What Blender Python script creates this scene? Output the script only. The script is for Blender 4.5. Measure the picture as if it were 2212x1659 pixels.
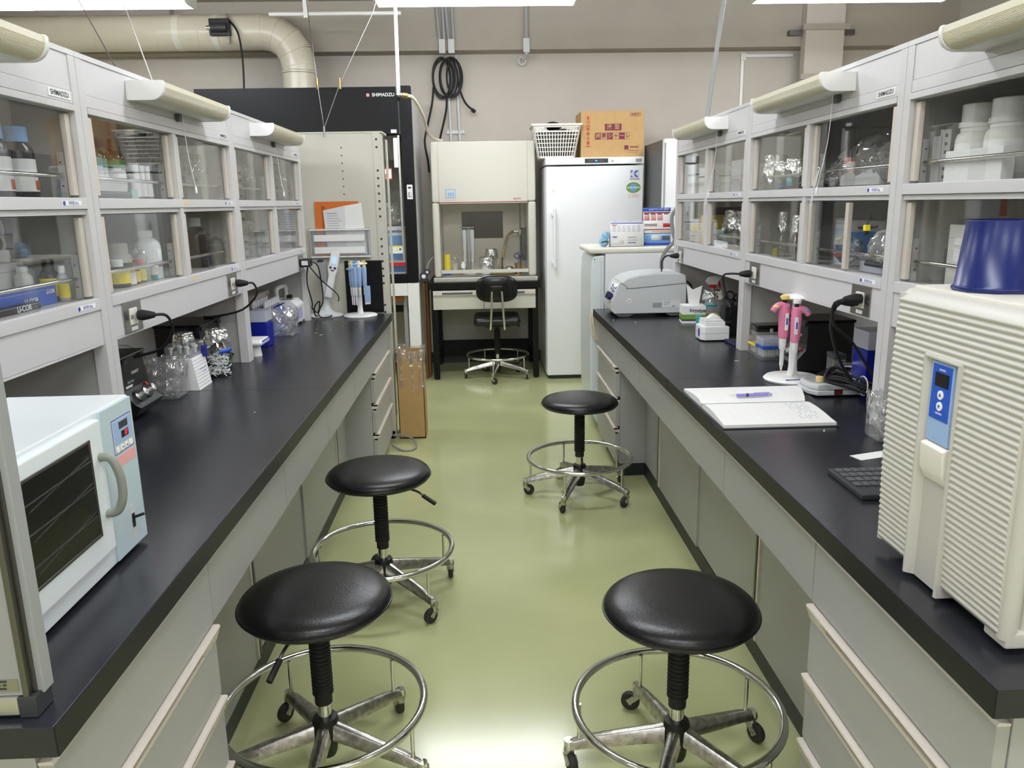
import bpy, bmesh, math, random
from mathutils import Vector, Matrix
from math import sin, cos, pi, radians
sc = bpy.context.scene
for o in list(bpy.data.objects): bpy.data.objects.remove(o)
C = sc.collection
rng = random.Random(11)

# ---------------------------------------------------------------- camera, world, exposure
CAMH, FPX = 1.4296, 1695.8
c_r = Vector((0.99912443, -0.0380919, -0.01730263))
c_u = Vector((0.02541341, 0.22403954, 0.97424866))
c_f = Vector((0.03323451, 0.97383535, -0.22481142))
cam = bpy.data.cameras.new('camera'); cam.sensor_width = 36; cam.lens = FPX * 36 / 2212
cam.clip_start = .02; cam.clip_end = 60
co = bpy.data.objects.new('camera', cam); C.objects.link(co)
co.matrix_world = Matrix(((c_r.x, c_u.x, -c_f.x, 0), (c_r.y, c_u.y, -c_f.y, 0), (c_r.z, c_u.z, -c_f.z, CAMH), (0, 0, 0, 1)))
sc.camera = co
wd = bpy.data.worlds.new('world'); sc.world = wd; wd.use_nodes = True
wd.node_tree.nodes['Background'].inputs[0].default_value = (.9, .95, 1, 1)
wd.node_tree.nodes['Background'].inputs[1].default_value = .05
sc.view_settings.view_transform = 'Standard'; sc.view_settings.look = 'None'
sc.view_settings.gamma = 1; sc.view_settings.use_curve_mapping = False
sc.view_settings.exposure = 0.0
LAMP_STRENGTH = 27.5

def W(u, v, ax, val):
    """photo pixel -> point on the plane ax = val"""
    d = c_r * ((u - 1106) / FPX) - c_u * ((v - 829.5) / FPX) + c_f
    i = 'xyz'.index(ax); o = Vector((0, 0, CAMH))
    return o + d * ((val - o[i]) / d[i])

# ---------------------------------------------------------------- materials
def lin(c):
    c = c / 255
    return c / 12.92 if c <= .04045 else ((c + .055) / 1.055) ** 2.4
def rgb(*c): return (lin(c[0]), lin(c[1]), lin(c[2]), 1)
MATS = {}
def mat(name, col, rough=.5, metal=0, noise=0, nscale=8, bump=0, bscale=200, emit=0, spec=None, coat=0, stretch=None, detail=4):
    m = bpy.data.materials.new(name); m.use_nodes = True
    nt = m.node_tree; b = nt.nodes['Principled BSDF']
    c = rgb(*col)
    b.inputs['Base Color'].default_value = c; b.inputs['Roughness'].default_value = rough; b.inputs['Metallic'].default_value = metal
    if spec is not None: b.inputs['Specular IOR Level'].default_value = spec
    if coat: b.inputs['Coat Weight'].default_value = coat; b.inputs['Coat Roughness'].default_value = .08
    if emit:
        b.inputs['Emission Color'].default_value = c; b.inputs['Emission Strength'].default_value = emit
    if noise or bump:
        tc = nt.nodes.new('ShaderNodeTexCoord'); src = tc.outputs['Object']
        if stretch:
            mp = nt.nodes.new('ShaderNodeMapping'); mp.inputs['Scale'].default_value = stretch
            nt.links.new(src, mp.inputs[0]); src = mp.outputs[0]
    if noise:
        n = nt.nodes.new('ShaderNodeTexNoise'); n.inputs['Scale'].default_value = nscale; n.inputs['Detail'].default_value = detail
        r = nt.nodes.new('ShaderNodeValToRGB')
        r.color_ramp.elements[0].position = .3; r.color_ramp.elements[1].position = .7
        r.color_ramp.elements[0].color = tuple(x * (1 - noise) for x in c[:3]) + (1,)
        r.color_ramp.elements[1].color = tuple(min(1, x * (1 + noise)) for x in c[:3]) + (1,)
        nt.links.new(src, n.inputs['Vector']); nt.links.new(n.outputs[0], r.inputs[0]); nt.links.new(r.outputs[0], b.inputs['Base Color'])
    if bump:
        n = nt.nodes.new('ShaderNodeTexNoise'); n.inputs['Scale'].default_value = bscale; n.inputs['Detail'].default_value = 3
        bp = nt.nodes.new('ShaderNodeBump'); bp.inputs['Strength'].default_value = bump; bp.inputs['Distance'].default_value = .004
        nt.links.new(src, n.inputs['Vector']); nt.links.new(n.outputs[0], bp.inputs['Height']); nt.links.new(bp.outputs[0], b.inputs['Normal'])
    MATS[name] = m
    return m
def clear(name, tint=(1, 1, 1), base=.04, rough=0.0, bump=0, bscale=40, haze=0, hazecol=(.9, .9, .9), dist=.01):
    """thin clear sheet: transparent body, Schlick mirror on top, optional milky haze"""
    m = bpy.data.materials.new(name); m.use_nodes = True; nt = m.node_tree
    nt.nodes.remove(nt.nodes['Principled BSDF']); out = nt.nodes['Material Output']
    t = nt.nodes.new('ShaderNodeBsdfTransparent'); t.inputs[0].default_value = tuple(tint) + (1,)
    g = nt.nodes.new('ShaderNodeBsdfGlossy'); g.inputs['Roughness'].default_value = rough
    lw = nt.nodes.new('ShaderNodeLayerWeight'); lw.inputs[0].default_value = .5
    p = nt.nodes.new('ShaderNodeMath'); p.operation = 'POWER'; p.inputs[1].default_value = 5
    ma = nt.nodes.new('ShaderNodeMath'); ma.operation = 'MULTIPLY_ADD'; ma.inputs[1].default_value = 1 - base; ma.inputs[2].default_value = base
    mx = nt.nodes.new('ShaderNodeMixShader')
    nt.links.new(lw.outputs['Facing'], p.inputs[0]); nt.links.new(p.outputs[0], ma.inputs[0]); nt.links.new(ma.outputs[0], mx.inputs[0])
    nt.links.new(g.outputs[0], mx.inputs[2])
    body = t.outputs[0]
    if haze:
        d = nt.nodes.new('ShaderNodeBsdfDiffuse'); d.inputs[0].default_value = tuple(hazecol) + (1,)
        m2 = nt.nodes.new('ShaderNodeMixShader'); m2.inputs[0].default_value = haze
        nt.links.new(t.outputs[0], m2.inputs[1]); nt.links.new(d.outputs[0], m2.inputs[2]); body = m2.outputs[0]
    nt.links.new(body, mx.inputs[1]); nt.links.new(mx.outputs[0], out.inputs[0])
    if bump:
        tc = nt.nodes.new('ShaderNodeTexCoord'); n = nt.nodes.new('ShaderNodeTexVoronoi'); n.inputs['Scale'].default_value = bscale
        bp = nt.nodes.new('ShaderNodeBump'); bp.inputs['Strength'].default_value = bump; bp.inputs['Distance'].default_value = dist
        nt.links.new(tc.outputs['Object'], n.inputs['Vector']); nt.links.new(n.outputs[0], bp.inputs['Height'])
        nt.links.new(bp.outputs[0], g.inputs['Normal']); nt.links.new(bp.outputs[0], lw.inputs['Normal'])
    MATS[name] = m
    return m
mat('wall', (197, 189, 178), .8, noise=.03, nscale=3, bump=.15, bscale=180)
mat('ceiling', (178, 170, 158), .85, noise=.06, nscale=2, bump=.15, bscale=140)
mat('beam', (172, 164, 152), .8, noise=.05, nscale=2.5, bump=.2, bscale=120)
mat('floor', (190, 194, 143), .16, noise=.07, nscale=2.2, bump=.03, bscale=6, spec=.6)
mat('worktop', (37, 38, 44), .27, noise=.05, nscale=5, bump=.03, bscale=500)
mat('worktop_edge', (27, 27, 28), .42)
mat('scuff', (150, 150, 150), .8)
mat('joint', (66, 66, 68), .6)
mat('panel', (172, 172, 169), .42, noise=.015, nscale=3)
mat('panel_back', (176, 175, 172), .55)
mat('shelf_white', (207, 205, 206), .4, noise=.012, nscale=4)
mat('shelf_post', (204, 202, 201), .38)
mat('pull', (216, 207, 196), .4)
mat('alu', (205, 203, 198), .35, metal=.85)
mat('alu_beige', (214, 205, 192), .42, metal=.25)
mat('kick', (38, 42, 44), .45)
mat('chrome', (225, 225, 222), .12, metal=1)
mat('chrome_worn', (190, 187, 180), .3, metal=1, noise=.35, nscale=60, bump=.15, bscale=90)
mat('steel', (168, 166, 162), .36, metal=1, noise=.06, nscale=30, stretch=(1, 1, 12))
mat('steel_dark', (120, 118, 115), .4, metal=1)
mat('vinyl', (15, 15, 17), .3, bump=.12, bscale=240, noise=.12, nscale=12)
mat('black', (14, 14, 15), .45)
mat('black_gloss', (10, 10, 11), .2)
mat('rubber', (20, 20, 20), .6)
mat('tyre', (48, 46, 45), .6)
mat('white', (235, 235, 233), .35)
mat('white_warm', (232, 228, 216), .4)
mat('white_cool', (228, 235, 238), .25)
mat('cream', (206, 203, 190), .42)
mat('fridge', (240, 241, 243), .3)
mat('ivory', (230, 222, 206), .5, noise=.03, nscale=4)
mat('lens', (216, 210, 186), .35)
mat('grey_light', (205, 208, 208), .4)
mat('grey', (158, 160, 160), .45)
mat('grey_dark', (88, 90, 92), .5)
mat('charcoal', (52, 54, 58), .5)
mat('hood_black', (15, 15, 17), .42, spec=.22)
mat('hood_inside', (150, 150, 147), .5)
mat('blue_dark', (8, 28, 100), .3)
mat('blue_tip', (12, 28, 140), .3)
mat('blue', (40, 90, 200), .4)
mat('blue_light', (120, 170, 225), .4)
mat('blue_panel', (190, 208, 214), .3)
mat('blue_pale', (158, 186, 225), .35)
mat('blue_glove', (150, 195, 228), .6, bump=.3, bscale=60)
mat('teal', (70, 160, 160), .5)
mat('green', (120, 165, 70), .5)
mat('green_dark', (40, 130, 60), .5)
mat('mint', (125, 190, 165), .5)
mat('pink', (225, 130, 165), .4)
mat('pink_pale', (232, 170, 168), .6)
mat('salmon', (225, 175, 140), .5)
mat('yellow', (240, 220, 40), .5)
mat('yellow_soft', (240, 205, 110), .5)
mat('orange', (215, 110, 35), .6)
mat('orange_brown', (165, 88, 40), .5, noise=.12, nscale=14, stretch=(1, 1, .1))
mat('red', (190, 25, 35), .45)
mat('red_dark', (150, 20, 30), .45)
mat('maroon', (120, 40, 70), .6)
mat('navy', (30, 34, 78), .45)
mat('purple_pale', (180, 178, 225), .5)
mat('lilac', (160, 150, 225), .35)
mat('kraft', (192, 156, 104), .75, noise=.05, nscale=20, bump=.05, bscale=90)
mat('kraft_dark', (165, 128, 82), .8)
mat('wood', (128, 86, 48), .55, noise=.3, nscale=10, stretch=(1, 6, .3))
mat('paper', (240, 240, 238), .7)
mat('paper_grey', (222, 222, 222), .7)
mat('ink', (60, 62, 72), .7)
mat('ink_grey', (150, 152, 160), .7)
mat('ink_blue', (52, 70, 170), .6)
mat('amber', (48, 28, 12), .08, spec=.7)
mat('bottle_dark', (30, 30, 34), .25)
mat('natural', (222, 222, 214), .45)
mat('foil', (238, 238, 236), .3, metal=1, bump=1.0, bscale=55)
mat('foil_dull', (190, 190, 188), .32, metal=1, bump=1.0, bscale=40)
mat('hose', (222, 212, 190), .45)
mat('hose_olive', (150, 138, 80), .5)
mat('duct', (218, 210, 190), .3, noise=.03, nscale=5)
mat('tips', (240, 242, 240), .4)
mat('cork', (225, 200, 140), .6)
mat('led', (255, 40, 60), .5, emit=3)
mat('lcd_blue', (60, 150, 255), .4, emit=1.2)
mat('lcd_pale', (185, 215, 240), .3, emit=.4)
mat('diffuser', (245, 249, 255), .5, emit=LAMP_STRENGTH)
mat('brass', (190, 160, 100), .3, metal=1)
mat('cable_grey', (140, 140, 140), .5)
mat('tray_beige', (190, 178, 168), .5)
mat('grey_sheet', (150, 150, 150), .45)
mat('handle_grey', (138, 142, 132), .45)
mat('ridge', (196, 193, 184), .42)
mat('pale_skin', (225, 195, 150), .6)
clear('glass', (.985, .988, .985), .045)
clear('glass_clear', (.975, .982, .98), .06)
clear('glass_smoke', (.32, .31, .27), .06)
clear('glass_dark', (.10, .10, .10), .05)
clear('plastic_clear', (.96, .965, .97), .07, .06, haze=.10)
clear('plastic_milky', (.85, .86, .9), .05, .15, haze=.45, hazecol=(.8, .82, .88))
clear('plastic_smoke', (.25, .25, .25), .06, .05)
clear('film', (.98, .98, .98), .17, .08, bump=1.0, bscale=26, haze=.10, dist=.02)
clear('film_dense', (.93, .93, .92), .2, .08, bump=1.0, bscale=18, haze=.22, hazecol=(.75, .74, .7), dist=.03)

# ---------------------------------------------------------------- mesh kit
class G:
    def __init__(s): s.bm = bmesh.new()
    def box(s, x0, x1, y0, y1, z0, z1):
        if x0 > x1: x0, x1 = x1, x0
        if y0 > y1: y0, y1 = y1, y0
        if z0 > z1: z0, z1 = z1, z0
        v = [s.bm.verts.new((x, y, z)) for z in (z0, z1) for x, y in ((x0, y0), (x1, y0), (x1, y1), (x0, y1))]
        for f in ((3, 2, 1, 0), (4, 5, 6, 7), (0, 1, 5, 4), (1, 2, 6, 5), (2, 3, 7, 6), (3, 0, 4, 7)):
            s.bm.faces.new([v[i] for i in f])
        return s
    def prism(s, poly, a0, a1, ax='y'):
        """polygon in the other two axes (cyclic order kept) extruded along ax"""
        def pt(p, a): return {'x': (a, p[0], p[1]), 'y': (p[0], a, p[1]), 'z': (p[0], p[1], a)}[ax]
        lo = [s.bm.verts.new(pt(p, a0)) for p in poly]; hi = [s.bm.verts.new(pt(p, a1)) for p in poly]
        n = len(poly); s.bm.faces.new(lo[::-1]); s.bm.faces.new(hi)
        for i in range(n): s.bm.faces.new((lo[i], lo[(i + 1) % n], hi[(i + 1) % n], hi[i]))
        return s
    def lathe(s, prof, c=(0, 0, 0), n=24, squash=(1, 1)):
        c = Vector(c); rings = []
        for r, z in prof:
            if r < 1e-6: rings.append([s.bm.verts.new(c + Vector((0, 0, z)))])
            else: rings.append([s.bm.verts.new(c + Vector((r * cos(2 * pi * i / n) * squash[0], r * sin(2 * pi * i / n) * squash[1], z))) for i in range(n)])
        for a, b in zip(rings, rings[1:]):
            for i in range(n):
                j = (i + 1) % n
                if len(a) == 1 and len(b) == 1: continue
                if len(a) == 1: s.bm.faces.new((a[0], b[j], b[i]))
                elif len(b) == 1: s.bm.faces.new((a[i], a[j], b[0]))
                else: s.bm.faces.new((a[i], a[j], b[j], b[i]))
        return s
    def cyl(s, p, q, r, r2=None, n=16, cap=True):
        p, q = Vector(p), Vector(q); r2 = r if r2 is None else r2
        d = (q - p).normalized(); a = d.orthogonal().normalized(); b = d.cross(a)
        A = [s.bm.verts.new(p + (a * cos(2 * pi * i / n) + b * sin(2 * pi * i / n)) * r) for i in range(n)]
        B = [s.bm.verts.new(q + (a * cos(2 * pi * i / n) + b * sin(2 * pi * i / n)) * r2) for i in range(n)]
        for i in range(n): s.bm.faces.new((A[i], A[(i + 1) % n], B[(i + 1) % n], B[i]))
        if cap: s.bm.faces.new(A[::-1]); s.bm.faces.new(B)
        return s
    def tube(s, pts, r, n=8, closed=False, smooth=True, sub=4):
        pts = [Vector(p) for p in pts]
        if smooth and len(pts) > 2:
            out = []; m = len(pts); rngi = range(m if closed else m - 1)
            for i in rngi:
                p0 = pts[(i - 1) % m] if closed or i else pts[0]; p1 = pts[i]; p2 = pts[(i + 1) % m]
                p3 = pts[(i + 2) % m] if closed or i + 2 < m else pts[-1]
                for k in range(sub):
                    t = k / sub
                    out.append(.5 * ((2 * p1) + (p2 - p0) * t + (2 * p0 - 5 * p1 + 4 * p2 - p3) * t * t + (3 * p1 - p0 - 3 * p2 + p3) * t ** 3))
            if not closed: out.append(pts[-1])
            pts = out
        m = len(pts); rings = []; prev = None
        for i, p in enumerate(pts):
            if closed: d = pts[(i + 1) % m] - pts[i - 1]
            else: d = pts[min(i + 1, m - 1)] - pts[max(i - 1, 0)]
            d.normalize()
            if prev is None: a = d.orthogonal().normalized()
            else:
                a = prev - d * prev.dot(d)
                a = a.normalized() if a.length > 1e-6 else d.orthogonal().normalized()
            prev = a; b = d.cross(a)
            rr = r[i * (len(r) - 1) // max(1, m - 1)] if isinstance(r, (list, tuple)) else r
            rings.append([s.bm.verts.new(p + (a * cos(2 * pi * k / n) + b * sin(2 * pi * k / n)) * rr) for k in range(n)])
        for i in range(m if closed else m - 1):
            A, B = rings[i], rings[(i + 1) % m]
            for k in range(n): s.bm.faces.new((A[k], A[(k + 1) % n], B[(k + 1) % n], B[k]))
        if not closed: s.bm.faces.new(rings[0][::-1]); s.bm.faces.new(rings[-1])
        return s
    def torus(s, c, R_, r, n=48, m=10, ax='z'):
        c = Vector(c); f = {'z': lambda a: Vector((cos(a), sin(a), 0)), 'y': lambda a: Vector((cos(a), 0, sin(a))), 'x': lambda a: Vector((0, cos(a), sin(a)))}[ax]
        return s.tube([c + f(2 * pi * i / n) * R_ for i in range(n)], r, m, closed=True, smooth=False)
    def blob(s, c, r, n=16, m=10, jit=0, seed=1, sq=(1, 1, 1)):
        rr = random.Random(seed); c = Vector(c)
        prof = [(sin(pi * i / m), -cos(pi * i / m)) for i in range(m + 1)]
        k0 = len(s.bm.verts); s.lathe([(p[0] * r if 0 < i < m else 0, p[1] * r) for i, p in enumerate(prof)], (0, 0, 0), n)
        s.bm.verts.ensure_lookup_table()
        for v in list(s.bm.verts)[k0:]:
            f = 1 + rr.uniform(-jit, jit)
            v.co = c + Vector((v.co.x * sq[0] * f, v.co.y * sq[1] * f, v.co.z * sq[2] * f))
        return s
    def quad(s, a, b, c, d):
        s.bm.faces.new([s.bm.verts.new(Vector(p)) for p in (a, b, c, d)]); return s
    def grid(s, fn, nu, nv):
        """surface fn(u, v), u and v in 0..1"""
        vs = [[s.bm.verts.new(fn(i / nu, j / nv)) for j in range(nv + 1)] for i in range(nu + 1)]
        for i in range(nu):
            for j in range(nv): s.bm.faces.new((vs[i][j], vs[i + 1][j], vs[i + 1][j + 1], vs[i][j + 1]))
        return s
    def xf(s, M): bmesh.ops.transform(s.bm, matrix=M, verts=s.bm.verts); return s
    def mv(s, *d): bmesh.ops.translate(s.bm, vec=d, verts=s.bm.verts); return s
    def rz(s, a): return s.xf(Matrix.Rotation(a, 4, 'Z'))

OFF = {}
def T(name, label, cat, loc=(0, 0, 0), rz=0, group=None):
    o = bpy.data.objects.new(name, None); C.objects.link(o); o.empty_display_size = .05
    o.location = loc; o.rotation_euler = (0, 0, rz)
    o['label'] = label; o['category'] = cat
    if group: o['group'] = group
    OFF[o] = Vector(loc)
    return o
def P(name, g, m, par=None, bev=0, seg=2, sm=40, w=False, thick=0, label=None, kind=None):
    """one mesh object; w: geometry is given in world coordinates"""
    bm = g.bm
    off = OFF.get(par, Vector((0, 0, 0))) if par is not None else Vector((0, 0, 0))
    if w and par is not None: bmesh.ops.translate(bm, vec=-off, verts=bm.verts)
    bmesh.ops.recalc_face_normals(bm, faces=bm.faces)
    if bev:
        es = [e for e in bm.edges if len(e.link_faces) == 2 and e.calc_face_angle(0) > .5]
        if es: bmesh.ops.bevel(bm, geom=es, offset=bev, segments=seg, affect='EDGES', profile=.5, clamp_overlap=True)
    me = bpy.data.meshes.new(name); bm.to_mesh(me); bm.free()
    me.materials.append(MATS[m])
    if sm:
        me.shade_smooth(); me.set_sharp_from_angle(angle=radians(sm))
    o = bpy.data.objects.new(name, me); C.objects.link(o)
    if par is not None: o.parent = par; OFF[o] = off
    if bev:
        md = o.modifiers.new('weighted', 'WEIGHTED_NORMAL'); md.keep_sharp = True
    if thick:
        md = o.modifiers.new('shell', 'SOLIDIFY'); md.thickness = thick; md.offset = 0
    if label: o['label'] = label
    if kind: o['kind'] = kind
    return o
def S(name, g, m, kind='structure', par=None, **k):
    o = P(name, g, m, par, **k)
    if par is None: o['kind'] = kind
    return o
def one(name, g, m, label, cat, group=None, loc=None, **k):
    """a thing that is a single mesh; geometry local to loc"""
    o = P(name, g, m, None, **k); o['label'] = label; o['category'] = cat
    if group: o['group'] = group
    if loc is not None: o.location = loc
    return o
def copy_tree(o, parent=None):
    c = o.copy(); C.objects.link(c); c.parent = parent
    for ch in o.children: copy_tree(ch, c)
    return c
TXT = {}
def text(s, size, loc, rot, m, par, name='lettering', align='CENTER', w=False, sx=1, bold=0):
    key = (s, align, bold)
    if key not in TXT:
        cu = bpy.data.curves.new('t', 'FONT'); cu.body = s; cu.size = 1; cu.align_x = align; cu.align_y = 'CENTER'; cu.extrude = .01; cu.offset = bold; cu.resolution_u = 3
        ob = bpy.data.objects.new('t', cu); C.objects.link(ob)
        dg = bpy.context.evaluated_depsgraph_get()
        TXT[key] = bpy.data.meshes.new_from_object(ob.evaluated_get(dg))
        bpy.data.objects.remove(ob)
    me = TXT[key].copy(); me.materials.clear(); me.materials.append(MATS[m])
    o = bpy.data.objects.new(name, me); C.objects.link(o); o.parent = par
    loc = Vector(loc)
    if w: loc = loc - OFF[par]
    OFF[o] = OFF.get(par, Vector())
    o.location = loc; o.rotation_euler = rot; o.scale = (size * sx, size, size * .02)
    return o
FY = (pi / 2, 0, 0)            # faces the camera (-y)
FXP = (pi / 2, 0, pi / 2)      # faces +x
FXN = (pi / 2, 0, -pi / 2)     # faces -x

# ---------------------------------------------------------------- room
YW, XWL, XWR, YN, ZC = 7.15, -4.6, 4.05, -3.0, 3.05
S('floor', G().box(XWL, XWR, YN, YW, -.05, 0), 'floor')
S('ceiling', G().box(XWL, XWR, YN, YW, ZC, ZC + .05), 'ceiling')
S('wall_back', G().box(XWL, XWR, YW, YW + .1, 0, ZC), 'wall')
S('wall_left', G().box(XWL - .1, XWL, YN, YW, 0, ZC), 'wall')
S('wall_right', G().box(XWR, XWR + .1, YN, YW, 0, ZC), 'wall')
S('wall_front', G().box(XWL, XWR, YN - .1, YN, 0, ZC), 'wall')
S('trim_1', G().box(XWL, XWR, 6.96, YW, 2.667, ZC), 'beam')       # beam along the top of the back wall
S('baseboard_back', G().box(XWL, XWR, YW - .012, YW, 0, .1), 'kick')

# ---------------------------------------------------------------- ceiling lights
def ceiling_light(x, y, z, label, group=None):
    t = T('ceiling_light', label, 'ceiling light', (x, y, z), group=group)
    P('housing', G().prism([(-.115, .1), (.115, .1), (.07, .14), (-.07, .14)], -.61, .61, 'x'), 'white', t, bev=.003)
    P('diffuser', G().prism([(-.11, .0995), (-.085, .012), (-.07, 0), (.07, 0), (.085, .012), (.11, .0995)], -.6, .6, 'x'), 'diffuser', t)
    for s in (-1, 1):
        P('end_cap', G().prism([(-.113, .1), (-.088, .01), (-.072, -.002), (.072, -.002), (.088, .01), (.113, .1)], s * .6, s * .615, 'x'), 'white', t, bev=.002)
        P('hanger_rod', G().cyl((s * .4, 0, .13), (s * .4, 0, ZC - z), .006, n=8), 'grey_light', t)
for y, zz in ((5.2, 2.62), (2.75, 2.62), (.3, 2.62), (-1.9, 2.62)):
    for x, nm in ((-2.33, 'beyond the oven bench'), (0, 'over the green aisle'), (2.33, 'beyond the incubator bench')):
        row = {5.2: 'row nearest the back wall', 2.75: 'second row from the back wall', .3: 'third row from the back wall', -1.9: 'fourth row from the back wall'}[y]
        ceiling_light(x, y, zz, 'fluorescent ceiling light ' + nm + ', ' + row, 'fluorescent ceiling lights in rows')
# ---------------------------------------------------------------- benches
SIDE = {'L': (-1, -.5518, 'left'), 'R': (1, .6562, 'right')}
Y0, Y1, YS = .882, 4.681, 2.745
MOD = [.9, 1.49, 2.115, 2.745, 3.355, 3.945, 4.6]
NEXTTO = {'L': 'under the oven bench', 'R': 'under the ridged incubator bench'}
def drawer(t, s, xb, y0, y1, z0, z1, pull=True):
    """one drawer front with its pull; plane at xb, side s away from the aisle"""
    d = P('drawer', G().box(xb, xb + s * .02, y0 + .002, y1 - .002, z0, z1 - (.032 if pull else 0)), 'panel', t, bev=.0015, w=True)
    if pull:
        g = G()
        a, b = y0 + .002, y1 - .002
        g.prism([(xb - s * .012, z1 - .004), (xb - s * .010, z1), (xb + s * .02, z1), (xb + s * .02, z1 - .010), (xb - s * .006, z1 - .012)], a, b, 'y')
        g.box(xb + s * .012, xb + s * .02, a, b, z1 - .032, z1)
        g.box(xb - s * .002, xb + s * .014, a, b, z1 - .034, z1 - .026)
        for e0, e1 in ((a, a + .075), (b - .075, b)):
            g.prism([(xb - s * .012, z1 - .004), (xb + s * .012, z1 - .004), (xb + s * .012, z1 - .034), (xb - s * .002, z1 - .034)], e0, e1, 'y')
        P('handle', g, 'pull', d, w=True, sm=30)
    else:
        g = G().box(xb + s * .004, xb + s * .018, y0 + .06, y1 - .06, z1, z1 + .022)
        g.prism([(xb, z1), (xb + s * .02, z1), (xb + s * .02, z1 + .004), (xb + s * .003, z1 + .006)], y0 + .002, y1 - .002, 'y')
        P('handle', g, 'pull', d, w=True)
    return d
for k, (s, xb, nm) in SIDE.items():
    X = lambda d: xb + s * d
    what = 'opposite the right hand bench' if k == 'L' else ''
    t = T('worktop', {'L': 'long black laboratory worktop carrying the white glass door oven', 'R': 'long black laboratory worktop carrying the ridged grey incubator'}[k], 'worktop', (xb, Y0, .756))
    for a, b in ((Y0, YS - .0004), (YS + .0004, Y1)):
        P('slab', G().box(X(0), X(1.5), a, b, .756, .8), 'worktop', t, bev=.0022, w=True)
        P('edge_strip', G().box(X(-.0008), X(.001), a + .002, b - .002, .7565, .7975), 'worktop_edge', t, w=True)
    P('joint_filler', G().box(X(.002), X(1.49), YS - .0008, YS + .0008, .79, .8002), 'joint', t, w=True)
    xf = X(.02)
    # drawer cabinets at both ends
    for (a, b, who) in ((MOD[0], MOD[1], 'near end'), (MOD[5], MOD[6], 'wall end')):
        t = T('drawer_cabinet', 'grey four drawer cabinet %s, %s' % (NEXTTO[k], 'at the end away from the fridge' if who == 'near end' else 'at the fridge end'), 'cabinet', (X(.02), a, 0))
        P('body', G().box(X(.041), X(.72), a, b, .07, .755), 'panel', t, bev=.001, w=True)
        P('plinth', G().box(X(.07), X(.7), a + .005, b - .005, 0, .07), 'kick', t, w=True)
        drawer(t, s, xf, a, b, .6, .73, False)
        for z1, z0 in ((.594, .436), (.43, .276), (.27, .076)): drawer(t, s, xf, a, b, z0, z1)
    for i in range(1, 5):
        a, b = MOD[i], MOD[i + 1]
        pos = ['furthest from the fridge', 'second furthest from the fridge', 'second nearest the fridge', 'nearest the fridge'][i - 1]
        t = T('apron_drawer', 'shallow grey drawer %s, %s' % (NEXTTO[k], pos), 'drawer', (xf, a, .6))
        P('body', G().box(X(.041), X(.5), a + .006, b - .006, .612, .752), 'panel', t, w=True)
        drawer(t, s, xf, a, b, .6, .73, False)
    # sliding door cabinet behind the knee space
    a, b = MOD[1], MOD[5]; xd = X(.168)
    t = T('sliding_door_cabinet', 'pale grey sliding door cupboard in the knee space %s' % NEXTTO[k], 'cabinet', (xd, a, 0))
    P('body', G().box(X(.19), X(.72), a, b, .07, .6), 'panel', t, w=True)
    P('plinth', G().box(X(.175), X(.7), a, b, 0, .07), 'kick', t, w=True)
    seams = [a] + ([2.2, 2.9, 3.6] if k == 'L' else [2.2, 2.89, 3.57]) + [b]
    for j in range(4):
        f = .0 if j % 2 == 0 else .008
        dr = P('door', G().box(xd + s * f, xd + s * (f + .008), seams[j] - (.02 if j % 2 else 0), min(b, seams[j + 1] + (.02 if j % 2 else 0)), .075, .6), 'panel', t, w=True)
        if j in (0, 2):
            for q, dy in enumerate((-.012, .012, .030)):
                P('handle', G().box(xd - s * .006 + s * .006 * (q == 2), xd + s * .004, seams[j + 1] + dy - .007, seams[j + 1] + dy + .007, .08, .6), 'alu_beige' if q != 1 else 'steel_dark', dr, bev=.001, w=True)
    # outer side of the double bench, seen only through the gap under the shelves
    t = T('bench_carcass', 'pale grey cupboard run on the outer side, %s' % NEXTTO[k], 'cabinet', (X(.74), Y0, 0))
    P('body', G().box(X(.74), X(1.46), MOD[0], MOD[6], .07, .755), 'panel', t, w=True)
    P('plinth', G().box(X(.76), X(1.4), MOD[0] + .01, MOD[6] - .01, 0, .07), 'kick', t, w=True)

# ---------------------------------------------------------------- glass fronted shelf units
ZT, ZR1, ZR2, ZB1, ZB2, ZH = 1.8076, 1.4599, 1.4327, 1.2101, 1.181, 1.682
UN = [.88, 2.08, 3.28]
def outlet(t, s, xf, yc, zc, plug=True):
    p = P('outlet_plate', G().box(xf - s * .004, xf + s * .004, yc - .058, yc + .058, zc - .043, zc + .043), 'steel', t, bev=.002, w=True)
    yy = yc + s * -.0
    P('socket', G().box(xf - s * .007, xf - s * .003, yc - .024, yc + .024, zc - .022, zc + .024), 'white_warm', p, bev=.002, w=True)
    P('slot', G().box(xf - s * .0075, xf - s * .006, yc - .018 * -s - .003, yc - .018 * -s + .001, zc - .006, zc + .006).box(xf - s * .0075, xf - s * .006, yc - .009 * -s - .003, yc - .009 * -s + .001, zc - .006, zc + .006), 'black', p, w=True)
    P('rating_label', G().box(xf - s * .0052, xf - s * .003, yc - .018, yc + .018, zc - .038, zc - .028), 'paper', p, w=True)
    for e in (-1, 1): P('screw', G().cyl((xf - s * .003, yc + e * .048, zc), (xf - s * .0055, yc + e * .048, zc), .003, n=10), 'steel_dark', p, w=True)
SHELF_LABEL = {('L', 0): 'first glass fronted reagent shelf over the oven bench, with blue boxes', ('L', 1): 'middle glass fronted reagent shelf over the oven bench, with yellow label bottles',
               ('L', 2): 'glass fronted reagent shelf beside the tall perforated rack', ('R', 0): 'glass fronted reagent shelf behind the ridged incubator',
               ('R', 1): 'middle glass fronted reagent shelf over the pink pipettes', ('R', 2): 'glass fronted reagent shelf over the grey centrifuge'}
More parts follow.
